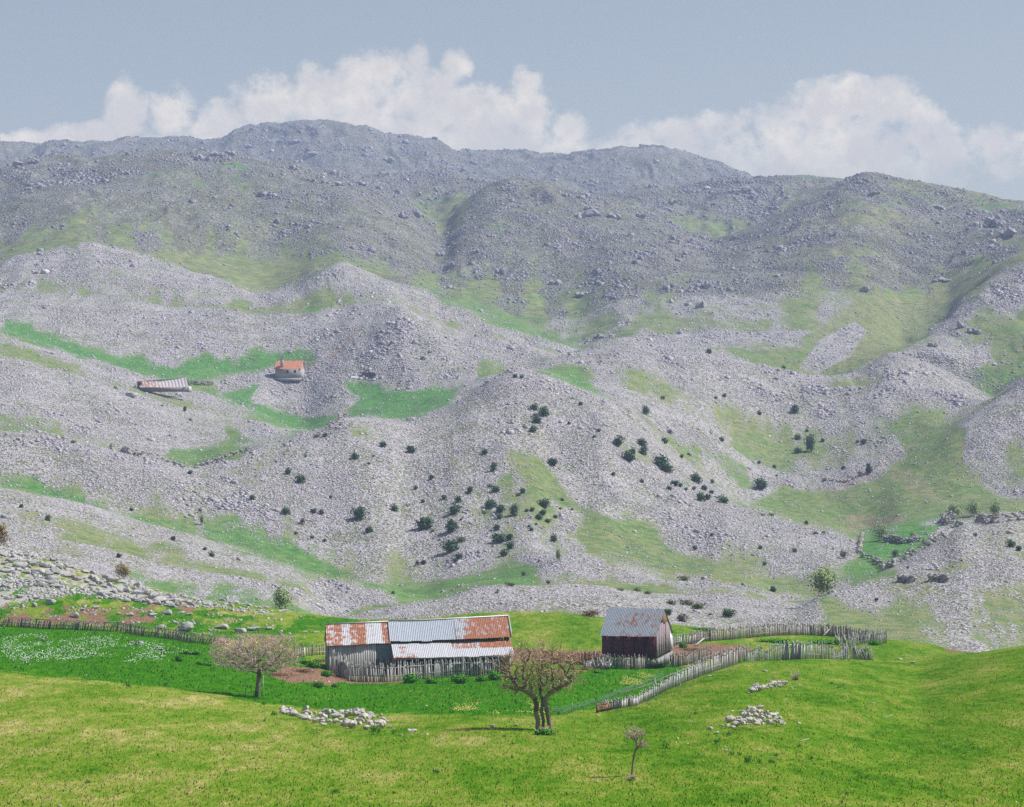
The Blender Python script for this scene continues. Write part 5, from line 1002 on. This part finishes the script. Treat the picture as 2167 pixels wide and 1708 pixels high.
drywall(Z4([(1570,1026),(1610,1022),(1650,1032),(1700,1028),(1725,1020)]), 1.2, 'low dark wall across the green basin', 240)
drywall(Z4([(1480,1088),(1530,1108),(1570,1132),(1600,1136),(1640,1112),(1700,1078),(1760,1045),(1830,1005)]), 1.1, 'brownish wall curving round the small green field', 460)
drywall(Z4([(1815,948),(1850,930),(1870,940),(1830,955)]), 1.8, 'ruined stone pen at the foot of the green tree', 200)
drywall(Z4([(1470,1075),(1474,1040),(1482,1000)]), .9, 'pale wall climbing the left side of the small field', 130, mat='heap')
drywall(Z4([(1770,1195),(1810,1190),(1840,1198)]), 1.0, 'short dark ledge wall in the middle of the right hand slope', 90)
drywall(Z4([(1640,1192),(1700,1196)]), .8, 'low ruined wall left of the ledge wall on the right hand slope', 90)
drywall(Z3([(470,628),(540,652),(620,672),(680,684),(740,700),(790,712)]), 1.2, 'dark wall along the crest below the left green patch', 300)
drywall(Z3([(830,712),(900,690),(1000,655),(1060,640)]), .8, 'low wall on the rim of the left green patch', 160)
drywall(Z3([(1380,545),(1430,520),(1480,495)]), 1.4, 'rough stone wall climbing the crest below the far green valley', 170)
drywall(Z3([(810,355),(840,362),(900,362)]), 1.2, 'grey stake pen beside the distant long hut', 130, mat='darkwood')
drywall(Z3([(1530,325),(1560,322),(1590,332)]), 1.4, 'dark round pen beside the ruined hut', 120, mat='darkwood')
drywall(Z4([(1340,765),(1420,770),(1500,740),(1560,700),(1640,640)]), .5, 'pale stony track edge round the grey slope', 200, mat='heap')
# big boulders standing out on the hills
OB = [(1733,512,44,26,'lone pale boulder on the crest at the far green valley'),(490,375,22,18,'round grey boulder left of the long hut'),(555,410,60,30,'cluster of grey boulders below the long hut')]
for x, y, w_, h_, lb in OB: put_rock('hill_boulder', RM[1], x / 2, 634.9 + y / 2, w_ / 2, h_ / 2, lb, None, dmin=345)
CRG = [(P2, [(1900,965,50,45),(1945,985,45,40),(1975,990,36,40),(1780,1045,50,30),(1490,810,50,40),(2050,540,90,90),(2100,580,90,60),(990,390,80,45),(940,395,60,35),(1000,415,50,30),(670,440,60,35),(350,490,90,50),(300,500,60,45),(430,500,60,45),(330,470,60,36),(540,500,60,40),(800,880,60,60),(820,800,40,55),(670,860,40,40),(300,830,70,35),(180,780,60,35),(370,1010,60,35),(1120,750,28,24),(230,410,36,26),(1820,770,80,30),(1800,460,60,30),(1360,575,40,40),(1540,400,50,30)]),
       (P1, [(90,275,70,36),(140,270,50,40),(120,315,40,24),(860,255,70,44),(920,240,60,36),(970,235,50,34),(1530,362,55,34),(1440,362,60,28),(1700,500,60,40),(1760,490,50,36),(1900,715,50,60),(1870,660,50,34),(2120,735,60,36),(2010,650,50,34),(530,315,40,26),(1250,180,60,22),(1330,230,50,26),(1060,200,50,22),(1640,260,60,30)])]
import bmesh
cl_ = []
for fn, lst in CRG:
    for (a, b_, w_, h_) in lst:
        x, y = fn([(a, b_)])[0]; p = hit(x, y, 800)
        row = 'on the hazy farthest mountain' if p.y > 2500 else 'near the crest of the far range' if y < 470 else 'on the middle of the far range' if y < 560 else 'low on the far range'
        cl_.append(('grey rock outcrop ' + row, p, x, w_ / 2, h_ / 2))
ul = order(cl_, 2)
for k, (lb, p, x, w_, h_) in enumerate(cl_):
    s_ = .5 / ppm(p.y); bm = bmesh.new(); r = random.Random(k)
    for m_ in range(6):
        b2 = bmesh.new(); b2.from_mesh(RM[(k + m_) % 6]); tmp = bpy.data.meshes.new('t'); M = Matrix.Translation((r.uniform(-.7, .7) * w_ * s_, r.uniform(-.6, .6) * w_ * s_, h_ * s_ * r.uniform(.1, .7))) @ Matrix.Rotation(r.uniform(0, 6), 4, 'Z') @ Matrix.Diagonal((w_ * s_ * r.uniform(.35, .7), w_ * s_ * .5, h_ * s_ * r.uniform(.6, 1.1), 1))
        b2.transform(M); b2.to_mesh(tmp); bm.from_mesh(tmp); b2.free(); bpy.data.meshes.remove(tmp)
    me = bpy.data.meshes.new('crag'); bm.to_mesh(me); bm.free(); me.materials.clear(); me.materials.append(MAT['farstone'])
    tag(link('rock_outcrop', me, None, p), ul[k], 'outcrop', 'far rock outcrops')

# ------------------------------------------------------------------ bare trees grown towards points in their crowns
def grow(base, stems, env, n_attr, step, kill, infl, seed, iters=90):
    r = np.random.default_rng(seed); A = env(r, n_attr)
    pos = [np.array(p, float) for st in stems for p in st]; par = []
    k = 0
    for st in stems:
        for q in range(len(st)): par.append(-1 if q == 0 else k + q - 1)
        k += len(st)
    pos = list(pos); A = np.array(A)
    for it in range(iters):
        if not len(A): break
        Pn = np.array(pos); d = np.linalg.norm(A[:, None] - Pn[None], axis=2); ni = d.argmin(1); dm_ = d[np.arange(len(A)), ni]
        m_ = dm_ < infl
        if not m_.any(): break
        for i in np.unique(ni[m_]):
            dirv = ((A[m_ & (ni == i)] - Pn[i]) / d[m_ & (ni == i), i][:, None]).sum(0); dirv /= np.linalg.norm(dirv) + 1e-9
            dirv += r.normal(0, .42, 3); dirv /= np.linalg.norm(dirv); pos.append(Pn[i] + dirv * step); par.append(int(i))
        Pn = np.array(pos[len(Pn):])
        if len(Pn): A = A[np.linalg.norm(A[:, None] - Pn[None], axis=2).min(1) > kill]
    return np.array(pos), par
def bare_tree(label, x, y, env, stems, n_attr, step, kill, infl, seed, tipr, trunk_r, name='bare_tree', spur=.22, nspur=2, twigmat='twig', dmin=80):
    p0 = hit(x, y, dmin); root = thing(name, label, 'tree', p0); pos, par = grow(None, stems, env, n_attr, step, kill, infl, seed)
    n = len(pos); kids = [[] for _ in range(n)]
    for i, p in enumerate(par):
        if p >= 0: kids[p].append(i)
    load = np.zeros(n)
    for i in range(n - 1, -1, -1):
        load[i] = load[i] if kids[i] else 1
        if par[i] >= 0: load[par[i]] += load[i]
    ml = load.max(); rad = tipr + (trunk_r - tipr) * (load / ml) ** .5
    def mk(sel, name_, mat, k):
        V_, q, T_ = [], [], []; rr_ = random.Random(seed)
        for i in range(n):
            if par[i] < 0 or not sel(i): continue
            a, b_ = Vector(pos[par[i]]), Vector(pos[i]); ra, rb = min(rad[par[i]], rad[i] * 1.6), rad[i]; d = (b_ - a).normalized(); u1 = d.orthogonal().normalized(); w1_ = d.cross(u1); o_ = len(V_); tt = rr_.random()
            for c, rr2 in ((a, ra), (b_ + d * rb * .3, rb)):
                for j in range(k): t = 2 * math.pi * j / k; V_.append(tuple(c + (u1 * math.cos(t) + w1_ * math.sin(t)) * rr2)); T_.append(tt)
            q += [(o_ + j, o_ + (j + 1) % k, o_ + k + (j + 1) % k, o_ + k + j) for j in range(k)]
        if name_ == 'crown':
            for i in range(n):
                if load[i] < 12 and par[i] >= 0:
                    for s_ in range(nspur):
                        a = Vector(pos[i]); d = (Vector(pos[i]) - Vector(pos[par[i]])).normalized() + Vector((rr_.gauss(0, .7), rr_.gauss(0, .7), rr_.gauss(.1, .6))); d.normalize(); b_ = a + d * spur * rr_.uniform(.4, 1.3); u1 = d.orthogonal().normalized(); w1_ = d.cross(u1); o_ = len(V_); tt = rr_.random()
                        for c, rr2 in ((a, tipr * .9), (b_, tipr * .45)):
                            for j in range(3): t = 2 * math.pi * j / 3; V_.append(tuple(c + (u1 * math.cos(t) + w1_ * math.sin(t)) * rr2)); T_.append(tt)
                        q += [(o_ + j, o_ + (j + 1) % 3, o_ + 3 + (j + 1) % 3, o_ + 3 + j) for j in range(3)]
        link(name_, mkmesh(name_, V_, q, None, MAT[mat], False, {'tint': T_}), root)
    thr = ml * .03
    mk(lambda i: load[i] > thr, 'trunk', 'bark', 7); mk(lambda i: load[i] <= thr, 'crown', twigmat, 3); return root
def ell(cx_, cz_, rx, rz2, ry=None, shell=.35, flat_top=None, low=0.0):
    def f_(r, n):
        out = []
        while len(out) < n:
            d = r.normal(size=3); d /= np.linalg.norm(d); q = r.uniform(shell, 1) ** .6; p = np.array([cx_ + d[0] * rx * q, d[1] * (ry or rx) * q, cz_ + d[2] * rz2 * q])
            if flat_top and p[2] > flat_top: continue
            if p[2] < low + .18 * abs(p[0] - cx_): continue
            out.append(p)
        return np.array(out)
    return f_
u1_ = 1 / ppm(hit(543, 1476, 80).y)
bare_tree('bare spreading tree with a flat twiggy pinkish crown left of the barn', 543, 1476, ell(-2 * u1_, 90 * u1_, 102 * u1_, 58 * u1_, 62 * u1_, .15, 130 * u1_, 50 * u1_),
          [[(0, 0, -.1), (.03, 0, .4), (.10, 0, .9), (.16, 0, 1.3), (.20, 0, 1.65)]], 1200, .18, .22, 2.4, 1, .012, .16, spur=.5, nspur=2)
u2_ = 1 / ppm(hit(1148, 1545, 80).y)
def env2(r, n): return np.concatenate([ell(-6 * u2_, 130 * u2_, 94 * u2_, 62 * u2_, 60 * u2_, .1, None, 70 * u2_)(r, int(n * .7)), ell(30 * u2_, 105 * u2_, 66 * u2_, 26 * u2_, 40 * u2_, .1, None, 62 * u2_)(r, int(n * .15)), ell(-55 * u2_, 96 * u2_, 46 * u2_, 22 * u2_, 40 * u2_, .1, None, 60 * u2_)(r, int(n * .15))])
bare_tree('bare gnarled tree with three twisted stems in front of the barn', 1148, 1545, env2,
          [[(-.26, 0, -.1), (-.24, .02, .5), (-.36, 0, .95), (-.30, 0, 1.3), (-.42, 0, 1.65), (-.66, 0, 1.9), (-1.0, 0, 2.1), (-1.4, 0, 2.25)], [(.0, .1, -.1), (.05, .1, .5), (-.06, .1, 1.0), (.02, .1, 1.45), (-.08, .1, 1.8), (-.14, .1, 2.2)], [(.42, 0, -.1), (.33, 0, .5), (.22, 0, 1.1), (.13, 0, 1.6), (.32, 0, 1.85), (.70, 0, 2.1), (1.15, .05, 2.35), (1.5, .05, 2.6)]], 950, .16, .22, 2.6, 2, .012, .13, spur=.45, nspur=2, twigmat='twig2')
u3_ = 1 / ppm(hit(1337, 1641, 80).y)
bare_tree('small bare stunted tree with a tiny tangled crown near the bottom', 1337, 1641, lambda r, n: np.concatenate([ell(6 * u3_, 88 * u3_, 26 * u3_, 14 * u3_, None, .1, None, 60 * u3_)(r, int(n * .65)), ell(24 * u3_, 64 * u3_, 13 * u3_, 8 * u3_, None, .1, None, 50 * u3_)(r, int(n * .35))]),
          [[(0, 0, -.05), (.03, 0, .35), (.06, 0, .6), (.10, 0, .85), (.14, 0, 1.0)]], 260, .06, .09, .9, 3, .009, .045, spur=.22, nspur=1, twigmat='twig')
for k in range(3):
    x, y, w_ = [(1683, 1440, 26), (1335, 1652, 28), (1150, 1552, 50)][k]; p = hit(x, y, 80); u_ = 1 / ppm(p.y); r = random.Random(k); mb = MB()
    for j in range(70):
        a = r.uniform(0, 6.28); d = r.uniform(.2, 1) * w_ * .5 * u_; b0 = Vector((math.cos(a) * d * .5, math.sin(a) * d * .5, 0)); t_ = Vector((math.cos(a) * d, math.sin(a) * d, r.uniform(.3, 1) * (22, 12, 16)[k] * u_)); mb.tube([b0, b0.lerp(t_, .5) + Vector((r.gauss(0, .04), 0, 0)), t_], [.012, .008, .004], 3, r.random())
    tag(mb.build('twiggy_scrub', MAT['twig'], None, loc=p), ['faint bare thorn scrub above the small heap', 'dry twigs round the foot of the small bare tree', 'bare shoots round the foot of the middle tree'][k], 'scrub')
# dead brush on the bare earth
for x, y, w_, lb in [(590,1432,50,'dead brush on the bare earth right of the left tree'), (640,1424,40,'heap of dead branches nearest the barn corner'), (1240,1418,36,'brown dead brush at the left end of the shed fence'), (1460,1378,40,'dark fallen branches inside the yard'), (676,1402,26,'dark rubbish heap behind the barn corner')]:
    p = hit(x, y, 80); u_ = 1 / ppm(p.y); r = random.Random(int(x)); mb = MB()
    for j in range(60):
        c = Vector((r.gauss(0, .28) * w_ * u_, r.gauss(0, .5), abs(r.gauss(0, .1)) + .05)); a = r.uniform(0, 6.28); d = Vector((math.cos(a), math.sin(a), r.gauss(.1, .25))) * r.uniform(.15, .5); mb.tube([c - d, c, c + d], [.02, .02, .008], 3, r.random())
    tag(mb.build('dead_brush', MAT['brownwood'], None, loc=p), lb, 'brush')

# ------------------------------------------------------------------ the air
mh = bpy.data.materials.new('haze'); mh.use_nodes = True; t = NT(mh.node_tree)
pv = t.n('ShaderNodeVolumePrincipled', {'Color': (.46, .56, .88, 1), 'Density': HAZE_D, 'Anisotropy': 0.0})
t.t.links.new(pv.outputs[0], t.n('ShaderNodeOutputMaterial').inputs['Volume'])
hb = MB(); hb.box(-2100, 2100, -300, 3200, float(HZ.min()) - 1, float(HZ.max()) + 12)
tag(hb.build('haze', mh), 'thin blue haze lying over the hills', 'haze', kind='stuff')
